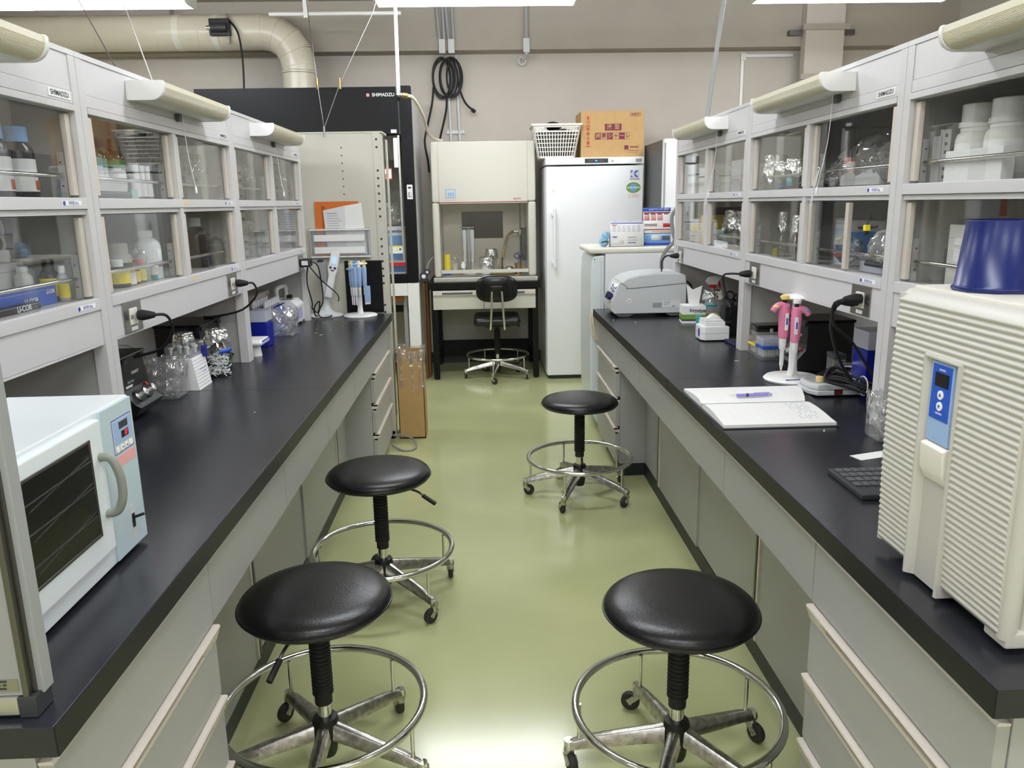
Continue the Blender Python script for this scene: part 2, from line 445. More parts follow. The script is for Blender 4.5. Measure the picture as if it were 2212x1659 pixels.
for k, (s, xb, nm) in SIDE.items():
    xf = xb + s * .43; D = .64
    X = lambda d: xf + s * d
    rotx = FXP if s < 0 else FXN
    for ui, u0 in enumerate(UN):
        u1 = u0 + 1.2
        t = T('shelf_unit', SHELF_LABEL[(k, ui)], 'shelf', (xf, u0, .8))
        B = lambda *a: G().box(*a)
        for ya, yb in ((u0, u0 + .033), (u1 - .033, u1)):
            P('post', B(X(0), X(.035), ya + .0008, yb - .0008, .8, ZT - .0125), 'shelf_post', t, bev=.0015, w=True)
            P('post', B(X(D - .035), X(D), ya + .0008, yb - .0008, .8, ZT - .0125), 'shelf_post', t, w=True)
        for ya in (u0 + .008, u1 - .02):
            P('side_panel', B(X(.0355), X(D - .0355), ya, ya + .012, .8, ZT - .0125), 'panel_back', t, w=True)
        ya, yb = u0 + .033, u1 - .033
        P('top_board', B(X(.0), X(D), u0 + .0008, u1 - .0008, ZT - .012, ZT + .0005), 'shelf_white', t, w=True)
        P('fascia', B(X(.003), X(.015), ya, yb, 1.712, ZT - .012), 'shelf_white', t, w=True)
        P('fascia', B(X(.001), X(.015), ya, yb, ZH, 1.711), 'shelf_white', t, bev=.001, w=True)
        P('header_rail', B(X(-.002), X(.035), ya, yb, ZH - .017, ZH - .0015), 'shelf_post', t, bev=.001, w=True)
        P('middle_rail', B(X(-.001), X(.03), ya, yb, ZR2, ZR1), 'shelf_white', t, bev=.002, w=True)
        P('middle_rail', B(X(.006), X(.034), ya, yb, ZR2 - .013, ZR2 - .001), 'shelf_post', t, w=True)
        P('bottom_rail', B(X(-.001), X(.03), ya, yb, ZB2, ZB1), 'shelf_white', t, bev=.002, w=True)
        P('shelf_board', B(X(.028), X(D - .03), ya - .012, yb + .012, ZB1 - .022, ZB1 - .002), 'panel_back', t, w=True)
        P('shelf_board', B(X(.034), X(D - .03), ya - .012, yb + .012, ZR1 - .022, ZR1 - .002), 'panel_back', t, w=True)
        P('apron', B(X(.004), X(.018), ya, yb, 1.096, ZB2 - .001), 'shelf_white', t, w=True)
        P('apron_lip', B(X(.004), X(.06), ya, yb, 1.090, 1.0965), 'shelf_white', t, w=True)
        P('back_panel', B(X(D / 2), X(D / 2 + .006), ya - .012, yb + .012, ZB1, ZT - .013), 'panel_back', t, w=True)
        ym = u0 + .6
        P('mullion', B(X(0), X(.03), ym - .014, ym + .014, ZB1, ZR2 - .001), 'shelf_post', t, bev=.0012, w=True)
        P('mullion', B(X(0), X(.03), ym - .014, ym + .014, ZR1, ZH - .017), 'shelf_post', t, bev=.0012, w=True)
        for bi, (ba, bb) in enumerate(((ya, ym - .014), (ym + .014, yb))):
            for row, (za, zb) in enumerate(((ZB1, ZR2 - .014), (ZR1, ZH - .018))):
                mid = (ba + bb) / 2
                for pi_, (pa, pb, dp) in enumerate(((ba + .002, mid + .02, .011), (mid - .02, bb - .002, .021))):
                    if (k, ui, bi, row, pi_) == ('R', 1, 0, 0, 0): pa, pb = pa + .235, pb + .235
                    pn = P('glass_pane', B(X(dp), X(dp + .005), pa, pb, za + .001, zb - .001), 'glass', t, w=True, sm=0)
                    hy = (pa, pa + .022) if pi_ == 0 else (pb - .022, pb)
                    h = B(X(dp - .007), X(dp + .007), hy[0], hy[1], za + .006, zb - .006)
                    P('handle', h, 'alu_beige', pn, bev=.002, w=True)
                zg = za + .052
                P('guard_bar', G().cyl((X(.045), ba + .01, zg), (X(.045), bb - .01, zg), .0055, n=12), 'chrome', t, w=True)
                for yy in (ba + .006, bb - .006):
                    br = P('bracket', B(X(.036), X(.054), yy - .004, yy + .004, za + .0, za + .11), 'panel_back', t, bev=.001, w=True)
                    P('bracket_slot', G().cyl((X(.047), yy - .0046, za + .03), (X(.047), yy + .0046, za + .03), .003, n=8).cyl((X(.047), yy - .0046, za + .085), (X(.047), yy + .0046, za + .085), .003, n=8), 'grey_dark', br, w=True)
        # maker's plate and load stickers at the right hand end
        ye = u1 - .033 if s < 0 else u0 + .033
        q = -s  # towards the right as seen from the aisle
        d = lambda v: ye - (v if s < 0 else -v)
        P('name_plate', B(X(-.0006), X(.0015), d(.012), d(.112), 1.688, 1.707), 'white', t, w=True)
        text('SHIMADZU', .0165, (X(-.0012), (d(.012) + d(.112)) / 2, 1.6975), rotx, 'ink', t, w=True, bold=.012)
        for zc in (ZR1 - .013, ZB1 - .014):
            P('load_sticker', B(X(-.0016), X(0), d(.03), d(.12), zc - .005, zc + .006), 'paper', t, w=True)
            P('sticker_mark', G().cyl((X(-.0012), d(.113), zc), (X(-.0022), d(.113), zc), .0055, n=12), 'ink_blue', t, w=True)
            text('耐荷重 30kg', .009, (X(-.0022), d(.07), zc), rotx, 'ink_blue', t, w=True)
        if ui == 1: outlet(t, s, X(.004), u0 + .145, 1.138); outlet(t, s, X(.004), u0 + 1.05, 1.138)
        if ui == 2: outlet(t, s, X(.004), u0 + 1.05, 1.132)
        if k == 'L' and ui == 1:
            P('masking_tape', B(X(-.0016), X(0), ym + .02, ym + .055, ZR1 - .02, ZR1 - .006), 'cork', t, w=True)
            P('masking_tape', B(X(-.0016), X(0), ym + .03, ym + .065, ZB1 - .019, ZB1 - .005), 'cork', t, w=True)
        # shelf lamp, switched off
        la, lb = u0 + .28, u0 + .885
        lt = T('shelf_lamp', {('L', 0): 'unlit ribbed shelf lamp over the blue boxes', ('L', 1): 'unlit ribbed shelf lamp over the brown reagent bottles', ('L', 2): 'unlit ribbed shelf lamp beside the tall perforated rack',
            ('R', 0): 'unlit ribbed shelf lamp above the ridged incubator', ('R', 1): 'unlit ribbed shelf lamp above the pink pipettes', ('R', 2): 'unlit ribbed shelf lamp above the grey centrifuge'}[(k, ui)], 'lamp', (X(.003), la, 1.725))
        def prof(g_):
            pts = [(X(.0029), 1.781 - g_), (X(-.1 + g_), 1.781 - g_), (X(-.103 + g_), 1.776 - g_)]
            for a in range(0, 91, 15):
                pts.append((X(-.064 + 0) + (-s) * (.039 - g_) * cos(radians(a)), 1.764 - (.036 - g_) * sin(radians(a))))
            return pts + [(X(.0029), 1.728 + g_)]
        for ea, eb in ((la, la + .012), (lb - .012, lb)):
            P('end_cap', G().prism(prof(0), ea, eb, 'y'), 'white', lt, bev=.0015, w=True)
        P('housing', G().box(X(.0028), X(-.085), la + .012, lb - .012, 1.765, 1.779), 'white', lt, w=True)
        P('reflector', G().box(X(.0028), X(-.06), la + .012, lb - .012, 1.73, 1.734), 'grey_light', lt, w=True)
        nr = 36
        arc = [(X(-.100), 1.778)] + [(X(-.064) + (-s) * (.0362 - .0014 * (i % 2)) * cos(radians(90 * i / nr)), 1.764 - (.0332 - .0014 * (i % 2)) * sin(radians(90 * i / nr))) for i in range(nr + 1)] + [(X(-.02), 1.7295)]
        P('lens', G().grid(lambda a, b_: Vector((arc[round(a * (len(arc) - 1))][0], la + .012 + b_ * (lb - la - .024), arc[round(a * (len(arc) - 1))][1])), len(arc) - 1, 1), 'lens', lt, w=True, sm=15)
        ysw = (la + lb) / 2 + s * -.0 + (.06 if s < 0 else -.2)
        P('switch', B(X(-.012), X(.0028), ysw - .012, ysw + .012, 1.706, 1.731), 'grey_dark', lt, bev=.002, w=True)
        end = Vector((X(-.03), ysw + .02, 1.42 if ui == 0 else 1.50))
        if k == 'R': end = Vector((X(-.04), ysw + .02, 1.46))
        cd = P('pull_cord', G().tube([(X(-.014), ysw + .012, 1.728), (X(-.018), ysw + .015, 1.6), end], .0011, 5), 'white', lt, w=True)
        P('cord_knob', G().lathe([(0, 0), (.004, 0), (.004, .018), (.002, .022), (0, .022)], end - Vector((0, 0, .02)), 10), 'white', cd, w=True)
        if k == 'R' and ui > 0:
            loop = [end + Vector((0, dy, dz)) for dy, dz in ((0, .05), (.02, .02), (.035, -.03), (.045, -.05), (.035, -.055), (.025, -.02), (.004, .03), (-.01, .055), (0, .06))]
            P('cord_loop', G().tube(loop, .0016, 5), 'white', cd, w=True)

# ---------------------------------------------------------------- stools
def caster(leg, p, ang):
    """swivel caster under p (x, y, top z)"""
    v = Vector(p); R_ = Matrix.Translation((v.x, v.y, 0)) @ Matrix.Rotation(ang, 4, 'Z')
    g = G().cyl((0, 0, v.z + .002), (0, 0, v.z - .014), .014, n=14)
    g.prism([(-.012, v.z - .012), (.014, v.z - .012), (.03, .034), (.02, .022), (.008, .03)], -.014, -.010, 'y')
    g.prism([(-.012, v.z - .012), (.014, v.z - .012), (.03, .034), (.02, .022), (.008, .03)], .010, .014, 'y')
    g.cyl((.018, -.016, .027), (.018, .016, .027), .005, n=8)
    P('caster_fork', g.xf(R_), 'chrome_worn', leg)
    g = G().cyl((.018, -.009, .027), (.018, .009, .027), .027, n=20)
    P('caster_wheel', g.xf(R_), 'tyre', leg, bev=.004)
def base(t, rot, R_=.27, ring=True, lever=None):
    for i in range(5):
        a = rot + 2 * pi * i / 5; M = Matrix.Rotation(a, 4, 'Z')
        g = G()
        n = 6
        for j in range(n):
            pass
        st = [(.03, .145, .105, .019), (.12, .125, .09, .017), (.22, .102, .073, .0145), (R_ - .012, .088, .064, .0135), (R_ + .012, .080, .062, .011)]
        vs = []
        for (x, zt, zb, w) in st:
            vs.append([g.bm.verts.new(p) for p in ((x, -w, zb), (x, w, zb), (x, w * .72, zt - .004), (x, w * .4, zt), (x, -w * .4, zt), (x, -w * .72, zt - .004))])
        for A, B_ in zip(vs, vs[1:]):
            for q in range(6): g.bm.faces.new((A[q], A[(q + 1) % 6], B_[(q + 1) % 6], B_[q]))
        g.bm.faces.new(vs[0][::-1]); g.bm.faces.new(vs[-1])
        leg = P('leg', g.xf(M), 'chrome_worn', t, sm=50)
        P('caster_stem', G().cyl((R_, 0, .085), (R_, 0, .06), .012, n=12).xf(M), 'chrome', leg)
        caster(leg, M @ Vector((R_, 0, .06)), a + 1.1 + i * .9)
        if ring: P('ring_strut', G().cyl((R_ - .026, 0, .085), (R_ - .026, 0, .19), .0055, n=10).xf(M), 'chrome', leg)
    P('hub', G().lathe([(0, .05), (.022, .05), (.026, .06), (.03, .09), (.033, .095), (.033, .15), (.03, .158), (.022, .16), (0, .16)], (0, 0, 0), 24), 'black', t)
    if ring: P('foot_ring', G().torus((0, 0, .195), R_ - .016, .0105, 64, 12), 'chrome', t)
def column(t, ztop):
    P('gas_lift', G().cyl((0, 0, .15), (0, 0, .24), .018, n=20), 'chrome', t)
    pr = [(.0, .2), (.022, .2), (.022, .225)]
    z = .225; n = int((ztop - .02 - z) / .0115)
    for i in range(n):
        pr += [(.0225, z), (.0265, z + .003), (.0265, z + .0065), (.0225, z + .0095)]; z += .0115
    pr += [(.018, ztop - .012), (.018, ztop), (0, ztop)]
    P('bellows', G().lathe(pr, (0, 0, 0), 24), 'rubber', t)
def stool(x, y, zt, rot, lever, label):
    t = T('lab_stool', label, 'stool', (x, y, 0), 0, 'round black stools in the aisle')
    base(t, rot); column(t, zt - .062)
    r = .186
    pf = [(0, zt - .05), (r - .03, zt - .05), (r - .008, zt - .046), (r, zt - .036), (r, zt - .028), (r - .003, zt - .02), (r - .013, zt - .011), (r - .04, zt - .003), (r * .5, zt + .002), (0, zt + .004)]
    P('seat', G().lathe(pf, (0, 0, 0), 56), 'vinyl', t, sm=60)
    P('seat_piping', G().torus((0, 0, zt - .032), r + .0002, .003, 64, 6), 'vinyl', t)
    P('seat_plate', G().lathe([(0, zt - .062), (.09, zt - .062), (.1, zt - .0505), (0, zt - .0505)], (0, 0, 0), 24), 'black', t)
    if lever is not None:
        M = Matrix.Rotation(lever, 4, 'Z')
        lv = P('lever', G().tube([(.03, 0, zt - .065), (.15, 0, zt - .068), (.19, 0, zt - .085)], .004, 8).xf(M), 'steel_dark', t)
        P('lever_grip', G().tube([(.185, 0, zt - .082), (.235, 0, zt - .105)], .0075, 10, smooth=False).xf(M), 'rubber', lv)
stool(-.395, 2.705, .512, radians(28), radians(-28), 'round black stool pushed to the knee space, its lever towards the floor aisle')
stool(-.433, 1.785, .515, radians(52), radians(-105), 'round black stool in front of the oven drawers')
stool(.457, 1.715, .497, radians(100), None, 'round black stool in front of the ridged incubator drawers')
stool(.455, 3.70, .505, radians(31), None, 'round black stool near the fridge, before the drawers under the grey centrifuge')
# ---------------------------------------------------------------- duct, hood and fittings on the back wall
def box_part(t, name, m, x0, x1, y0, y1, z0, z1, bev=0, **k): return P(name, G().box(x0, x1, y0, y1, z0, z1), m, t, bev=bev, w=True, **k)
t = T('exhaust_duct', 'cream round exhaust duct rising from the black fume hood and turning along the wall', 'duct', (-1.44, 6.8, 2.3))
R_ = .133; cx, cy, cz = -1.44, 6.8, 2.79
bend = [(cx, cy, 2.314), (cx, cy, 2.48)] + [(cx - .26 + .26 * cos(a), cy, 2.53 + .26 * sin(a)) for a in [radians(q) for q in (0, 22.5, 45, 67.5, 90)]] + [(-4.4, cy, cz)]
for i, (a, b) in enumerate(zip(bend, bend[1:])):
    av, bv = Vector(a), Vector(b); d = (bv - av).normalized() * .012
    P('duct_section', G().cyl(av - d, bv + d, R_, n=40), 'duct', t, w=True, sm=60)
for i, a in enumerate(bend[1:-1]):
    d = (Vector(bend[i + 2]) - Vector(bend[i])).normalized() * .006
    P('seam_band', G().cyl(Vector(a) - d, Vector(a) + d, R_ + .004, n=40), 'duct', t, w=True)
for q in range(14):
    xq = -1.95 - q * .16
    P('spiral_seam', G().tube([(xq + .09 * sin(th / 2), cy + (R_ + .0006) * cos(th), cz + (R_ + .0006) * sin(th)) for th in [radians(180 + 20 * j) for j in range(10)]], .0022, 5), 'duct', t, w=True)
for xq in (-2.03, -2.33): P('tape_band', G().cyl((xq, cy, cz), (xq - .05, cy, cz), R_ + .002, n=40), 'white_warm', t, w=True)
P('hanger_strap', G().box(-2.42, -2.39, cy - .004, cy + .004, cz + R_ - .01, ZC), 'steel_dark', t, w=True)
t = T('damper_motor', 'small black damper motor clamped to the cream duct', 'motor', (-1.994, 6.66, 2.79))
P('case', G().box(-2.074, -1.914, 6.625, 6.668, 2.735, 2.86), 'black', t, bev=.008, w=True)
P('barrel', G().cyl((-2.054, 6.62, 2.79), (-1.934, 6.62, 2.79), .035, n=20), 'charcoal', t, w=True, bev=.003)
P('cap_nut', G().cyl((-2.089, 6.62, 2.79), (-2.054, 6.62, 2.79), .016, n=12), 'chrome', t, w=True)
P('bracket', G().box(-1.944, -1.929, 6.65, 6.668, 2.68, 2.9), 'steel_dark', t, w=True)
P('power_cable', G().tube([(-1.914, 6.64, 2.84), (-1.854, 6.63, 2.75), (-1.834, 6.62, 2.55), (-1.839, 6.6, 2.31)], .008, 8), 'black', t, w=True)

HX0, HX1, HY = -2.13, -.513, 6.3
t = T('fume_hood', 'tall black fume hood on a white base, standing behind the perforated rack', 'fume hood', (-1.3, HY, 0))
box_part(t, 'header', 'hood_black', HX0, HX1 - .1, HY, HY + .75, 1.955, 2.3, .004)
box_part(t, 'pillar', 'hood_black', HX1 - .088, HX1, HY - .01, HY + .06, .83, 2.305, .004)
box_part(t, 'pillar', 'hood_black', HX0, HX0 + .1, HY, HY + .06, .83, 1.955, .004)
box_part(t, 'pillar_joint', 'charcoal', HX1 - .1, HX1 - .088, HY, HY + .06, 1.955, 2.3)
box_part(t, 'side_wall', 'fridge', HX1 - .03, HX1 - .004, HY + .06, HY + .8, .83, 2.27)
box_part(t, 'side_wall', 'grey_light', HX0 + .004, HX0 + .03, HY + .06, HY + .8, .83, 2.27)
box_part(t, 'back_wall', 'hood_inside', HX0 + .03, HX1 - .03, HY + .72, HY + .75, .83, 1.955)
box_part(t, 'baffle', 'hood_inside', HX0 + .05, HX1 - .05, HY + .62, HY + .63, 1.35, 1.8)
box_part(t, 'work_deck', 'grey', HX0, HX1 - .03, HY + .06, HY + .75, .85, .87)
box_part(t, 'sill', 'hood_black', HX0 + .1, HX1 - .088, HY, HY + .08, .82, .89, .004)
sash = box_part(t, 'sash_glass', 'glass_clear', HX0 + .1, HX1 - .1, HY + .03, HY + .036, 1.0, 1.95)
box_part(sash, 'sash_frame', 'alu', HX1 - .118, HX1 - .104, HY + .02, HY + .045, .98, 1.95)
box_part(sash, 'sash_rail', 'alu', HX0 + .1, HX1 - .1, HY + .015, HY + .05, .985, 1.0)
box_part(sash, 'sash_grip', 'red', HX0 + .1, HX1 - .1, HY + .012, HY + .05, .958, .985)
box_part(t, 'upper_glass', 'glass_smoke', HX0 + .1, HX1 - .1, HY + .045, HY + .05, 1.7, 1.95)
box_part(t, 'guide_strip', 'white', HX1 - .15, HX1 - .118, HY + .004, HY + .02, 1.71, 1.93, .003)
ctl = box_part(t, 'control_panel', 'white', HX1 - .06, HX1 - .016, HY - .018, HY - .009, 1.47, 1.58, .004)
box_part(ctl, 'display', 'charcoal', HX1 - .05, HX1 - .026, HY - .0195, HY - .017, 1.55, 1.565)
box_part(ctl, 'key_strip', 'paper_grey', HX1 - .052, HX1 - .024, HY - .0195, HY - .017, 1.533, 1.543)
box_part(ctl, 'key_pad', 'grey', HX1 - .052, HX1 - .024, HY - .0195, HY - .017, 1.485, 1.525, .0006)
box_part(ctl, 'rocker', 'white', HX1 - .036, HX1 - .027, HY - .022, HY - .019, 1.495, 1.522, .001)
box_part(t, 'rating_label', 'paper', -.675, -.632, HY - .002, HY, 1.965, 1.99)
box_part(t, 'maker_mark', 'red_dark', -.848, -.822, HY - .002, HY, 2.228, 2.254)
P('maker_mark', G().torus((-.835, HY - .0025, 2.241), .009, .0016, 24, 6, 'y').box(-.836, -.834, HY - .003, HY - .002, 2.232, 2.25).box(-.844, -.826, HY - .003, HY - .002, 2.24, 2.242), 'paper', t, w=True)
text('SHIMADZU', .034, (-.72, HY - .002, 2.241), FY, 'paper', t, w=True, bold=.015)
# warning stickers on the sash
w = box_part(sash, 'warning_sticker', 'paper', -.735, -.628, HY + .026, HY + .029, 1.055, 1.115)
box_part(sash, 'warning_sticker', 'yellow', -.735, -.628, HY + .0245, HY + .0262, 1.105, 1.115)
for q, c_ in enumerate(('yellow', 'paper_grey', 'yellow', 'ink_blue')):
    x0 = -.728 + q * .026
    g = G().prism([(x0 - .009, 1.078), (x0 + .009, 1.078), (x0, 1.098)], HY + .024, HY + .0262, 'y') if q < 3 else G().cyl((x0, HY + .0262, 1.087), (x0, HY + .024, 1.087), .009, n=16)
    P('warning_symbol', g, c_, sash, w=True)
n_ = box_part(sash, 'notice', 'red', -.76, -.685, HY + .026, HY + .029, 1.62, 1.71)
box_part(sash, 'notice_paper', 'paper', -.755, -.69, HY + .024, HY + .0262, 1.63, 1.7)
P('notice_picture', G().cyl((-.735, HY + .0245, 1.65), (-.735, HY + .022, 1.65), .014, n=16), 'orange', sash, w=True)
# white base
for x0, x1 in ((HX1 - .09, HX1 + .0), (HX0, HX0 + .09)): box_part(t, 'leg', 'white', x0, x1, HY - .01, HY + .08, 0, .82, .003)
box_part(t, 'base_rail', 'white', HX0 + .09, HX1 - .09, HY, HY + .06, .72, .82, .003)
box_part(t, 'base_rail', 'orange_brown', HX0 + .09, HX1 - .13, HY + .06, HY + .1, .672, .705)
box_part(t, 'inner_post', 'grey', HX1 - .135, HX1 - .105, HY + .06, HY + .1, 0, .72)
box_part(t, 'shelf', 'charcoal', HX0 + .09, HX1 - .1, HY + .3, HY + .7, .55, .56)
# reagent pack behind the sash
t = T('reagent_pack', 'white and sky blue carton standing inside the fume hood', 'carton', (-.72, 6.5, .87))
box_part(t, 'body', 'white', -.84, -.625, 6.44, 6.56, .871, 1.262, .003)
box_part(t, 'panel', 'blue_light', -.83, -.632, 6.437, 6.4405, .9, 1.19)
text('eppendorf', .034, (-.7, 6.437, 1.225), FY, 'ink_blue', t, w=True, bold=.02)
one('plastic_bag', G().blob((0, 0, .09), .1, 14, 8, .18, 4, (1.1, .7, .9)), 'film_dense', 'crumpled clear plastic bag on the white and blue carton in the fume hood', 'bag', loc=(-.73, 6.5, 1.263))

t = T('gas_pipe', 'white ceiling drop pipe ending in a brass hose tap before the fume hood', 'pipe', (-.53, 5.6, 2.14))
P('pipe', G().cyl((-.527, 5.6, ZC), (-.537, 5.6, 2.16), .0125, n=16), 'white', t, w=True)
P('elbow', G().cyl((-.538, 5.6, 2.2), (-.539, 5.6, 2.145), .018, n=16).cyl((-.539, 5.6, 2.15), (-.51, 5.6, 2.147), .016, n=14), 'chrome', t, w=True, bev=.002)
P('tap', G().cyl((-.51, 5.6, 2.147), (-.475, 5.6, 2.143), .019, n=14), 'brass', t, w=True, bev=.003)
P('tap_knob', G().cyl((-.535, 5.575, 2.12), (-.535, 5.60, 2.13), .015, n=12), 'black', t, w=True, bev=.002)
P('hose', G().tube([(-.475, 5.6, 2.143), (-.44, 5.66, 2.13), (-.40, 5.9, 2.05), (-.395, 6.3, 1.97), (-.37, 6.52, 1.94), (-.3, 6.6, 1.925)], .011, 10), 'hose', t, w=True)

for i, (xa, lab) in enumerate(((-1.27, 'thin steel wire bracing the shelf top, hooked beside the white drop pipe'), )):
    top = Vector((-.88, 4.7, 1.86))
    t = T('bracing_wire', lab, 'wire', top)
    P('wire', G().tube([top, (-.80, 4.85, 2.12), (-.62, 5.1, 2.55), (-.48, 5.3, ZC)], .0022, 6, smooth=False), 'steel', t, w=True)
    P('wire', G().tube([top, (-.93, 4.85, 2.12), (-1.0, 5.1, 2.5), (-1.07, 5.3, ZC)], .0022, 6, smooth=False), 'steel_dark', t, w=True)
    for p in ((-.80, 4.85, 2.12), (-.93, 4.85, 2.12)): P('turnbuckle', G().cyl(Vector(p) - Vector((0, 0, .03)), Vector(p) + Vector((0, 0, .03)), .007, n=8), 'brass', t, w=True)
    P('anchor', G().cyl((-.88, 4.7, 1.812), (-.88, 4.7, 1.87), .006, n=8), 'steel', t, w=True)
for i, (b_, q, lab) in enumerate(((((-1.02, 2.66, 1.8085), (-1.5, 3.1, ZC)), 0, 'thin steel wire tied to the shelf top above the ribbed lamp, slanting up'), (((-1.05, 2.5, 1.8085), (-1.75, 2.9, ZC)), 1, 'thin dark wire behind the steel wire above the ribbed lamp'))):
    one('bracing_wire', G().tube([Vector(b_[0]), Vector(b_[1])], .0018, 6, smooth=False), 'steel' if q == 0 else 'steel_dark', lab, 'wire')
one('bracing_rod', G().tube([(1.284, 4.6, ZT * 0 + 1.86), (1.284, 4.6, 1.89), (1.36, 4.6, 2.56), (1.41, 4.6, ZC)], .012, 10, smooth=False).box(1.26, 1.31, 4.44, 4.62, 1.8085, 1.862), 'grey', 'slanting grey steel rod bracing the shelf over the centrifuge to the ceiling', 'rod')

for i, (xc, lab, low) in enumerate(((-.29, 'grey cable conduit on the back wall, nearest the fume hood', 1.9), (-.214, 'grey cable conduit on the back wall behind the black cable coil', 1.9), (.406, 'grey cable conduit with a round outlet on the back wall above the clean bench', 2.62))):
    t = T('cable_conduit', lab, 'conduit', (xc, 6.95, low), group=None)
    P('pipe', G().cyl((xc - .02, 6.945, 2.75), (xc - .04, 6.945, ZC), .014, n=12).cyl((xc + .02, 6.945, 2.75), (xc + .01, 6.945, ZC), .014, n=12) if i < 2 else G().cyl((xc, 6.945, 2.75), (xc, 6.945, ZC), .018, n=12), 'grey', t, w=True)
    P('junction_box', G().box(xc - .026, xc + .026, 6.925, 6.96, 2.64, 2.75), 'grey_light', t, bev=.004, w=True)
    if i < 2:
        P('drop_pipe', G().cyl((xc + .03, 7.135, 2.66), (xc + .05, 7.135, 1.5), .012, n=12), 'grey_light', t, w=True)
        P('clip', G().box(xc + .005, xc + .085, 7.13, 7.149, 2.02, 2.05), 'grey_light', t, bev=.003, w=True)
    else:
        P('outlet_ring', G().torus((xc - .03, 7.1, 2.6), .03, .007, 24, 8, 'y').cyl((xc, 6.95, 2.64), (xc - .02, 7.1, 2.61), .012), 'grey_light', t, w=True)
t = T('cable_coil', 'coiled black cable hung on the back wall above the clean bench', 'cable', (-.27, 7.08, 2.45))
g = G()
for q in range(6):
    e = q * .013; pts = []
    for j in range(24):
        a = 2 * pi * j / 24
        pts.append((-.31 + e * 1.6 + (.075 + .02 * sin(q * 2.1)) * cos(a), 7.09 - .012 * q * .6 - .01 * sin(a + q), 2.47 + (.15 + .012 * cos(q * 1.7)) * sin(a)))
    g.tube(pts, .0085, 8, closed=True, smooth=False)
P('coil', g, 'rubber', t, w=True)
P('cable_end', G().tube([(-.2, 7.08, 2.6), (-.175, 7.07, 2.5), (-.16, 7.07, 2.38), (-.11, 7.06, 2.26), (-.03, 7.05, 2.19)], .009, 8), 'rubber', t, w=True)
P('plug', G().tube([(-.06, 7.055, 2.21), (-.035, 7.05, 2.192)], .016, 8, smooth=False), 'rubber', t, w=True)
P('cable_end', G().tube([(-.38, 7.08, 2.4), (-.40, 7.07, 2.25), (-.46, 7.05, 2.02), (-.47, 7.04, 1.93), (-.45, 7.04, 1.8), (-.44, 7.0, 1.7)], .009, 8), 'rubber', t, w=True)
P('cable_end', G().tube([(-.27, 7.08, 2.33), (-.28, 7.06, 2.2), (-.33, 7.0, 2.0), (-.34, 6.9, 1.935)], .009, 8), 'rubber', t, w=True)
# right hand part of the wall
t = T('cable_trunking', 'beige vertical cable trunking with clamp bars on the back wall', 'trunking', (2.87, 6.9, 1.5))
box_part(t, 'cover', 'wall', 2.71, 3.035, 6.86, 6.955, 1.5, ZC, .004)
for zc in (2.80, 2.415): box_part(t, 'clamp_bar', 'beam', 2.68, 3.075, 6.84, 6.86, zc - .025, zc + .02, .002)
for xx in (2.59, 3.04): box_part(t, 'channel', 'steel_dark', xx, xx + .1, 6.90, 6.955, 2.745, 2.785, .002)
t = T('wall_conduit_frame', 'white square cable conduit running round a corner beside the beige trunking', 'conduit', (2.28, 7.14, 1.5))
box_part(t, 'riser', 'white', 2.268, 2.292, 7.13, 7.149, 1.5, 2.64, .003)
box_part(t, 'run', 'white', 2.292, 2.72, 7.13, 7.149, 2.615, 2.64, .003)
box_part(t, 'corner_piece', 'white_warm', 2.262, 2.31, 7.126, 7.1495, 2.59, 2.65, .004)
one('ceiling_pipe', G().cyl((-1.5, 6.2, 2.79), (-.55, 6.2, 2.79), .014, n=12).box(-1.25, -1.22, 6.18, 6.22, 2.76, ZC), 'white', 'thin white pipe hung under the ceiling beside the cream duct', 'pipe')

# ---------------------------------------------------------------- perforated rack at the end of the left bench
t = T('perforated_rack', 'tall off white steel rack with punched holes at the end of the oven bench', 'rack', (-.8, 4.75, 0))
box_part(t, 'side_panel', 'cream', -1.22, -.615, 4.755, 4.765, .02, 1.835, .001)
box_part(t, 'post', 'cream', -.618, -.575, 4.748, 4.758, .0, 1.84, .001)
box_part(t, 'post', 'cream', -.575, -.566, 4.748, 4.80, .0, 1.83, .001)
box_part(t, 'post', 'cream', -.565, -.556, 4.90, 4.955, .0, 1.81, .001)
box_part(t, 'top_cap', 'cream', -1.22, -.56, 4.752, 4.96, 1.835, 1.845, .002)
box_part(t, 'foot', 'cream', -.605, -.57, 4.748, 4.80, 0, .05)
box_part(t, 'back_panel', 'cream', -1.22, -.58, 4.95, 4.96, .1, 1.835)
for q in range(30):
    z = 1.80 - q * .0435
    P('slot', G().box(-.602, -.590, 4.7472, 4.7482, z - .006, z + .006), 'charcoal' if q % 9 not in (2, 3) else 'grey_light', t, w=True)
for q in range(12):
    z = 1.80 - q * .0435
    P('hole_plug', G().cyl((-.80, 4.7545, z), (-.80, 4.7552, z), .0045, n=10), ('grey_light' if q in (0, 10) else 'red_dark' if 4 <= q <= 8 else 'charcoal'), t, w=True)
t = T('document_pocket', 'clear plastic document pocket fixed to the perforated rack', 'holder', (-.835, 4.74, 1.13))
box_part(t, 'front', 'plastic_clear', -1.005, -.663, 4.712, 4.714, 1.131, 1.302)
box_part(t, 'back', 'plastic_clear', -1.005, -.663, 4.7515, 4.7535, 1.131, 1.302)
for z in (1.14, 1.296): box_part(t, 'rim', 'white', -1.008, -.66, 4.708, 4.7535, z - .006, z + .002, .001)
for x in (-1.006, -.664): box_part(t, 'rim', 'plastic_milky', x - .003, x + .003, 4.71, 4.7535, 1.135, 1.302)
for z in (1.245, 1.175): box_part(t, 'label_strip', 'paper', -.985, -.69, 4.7095, 4.7118, z - .017, z + .02, .0005)
t = T('orange_folder', 'orange document folder standing in the clear pocket', 'folder', (-.85, 4.74, 1.14))
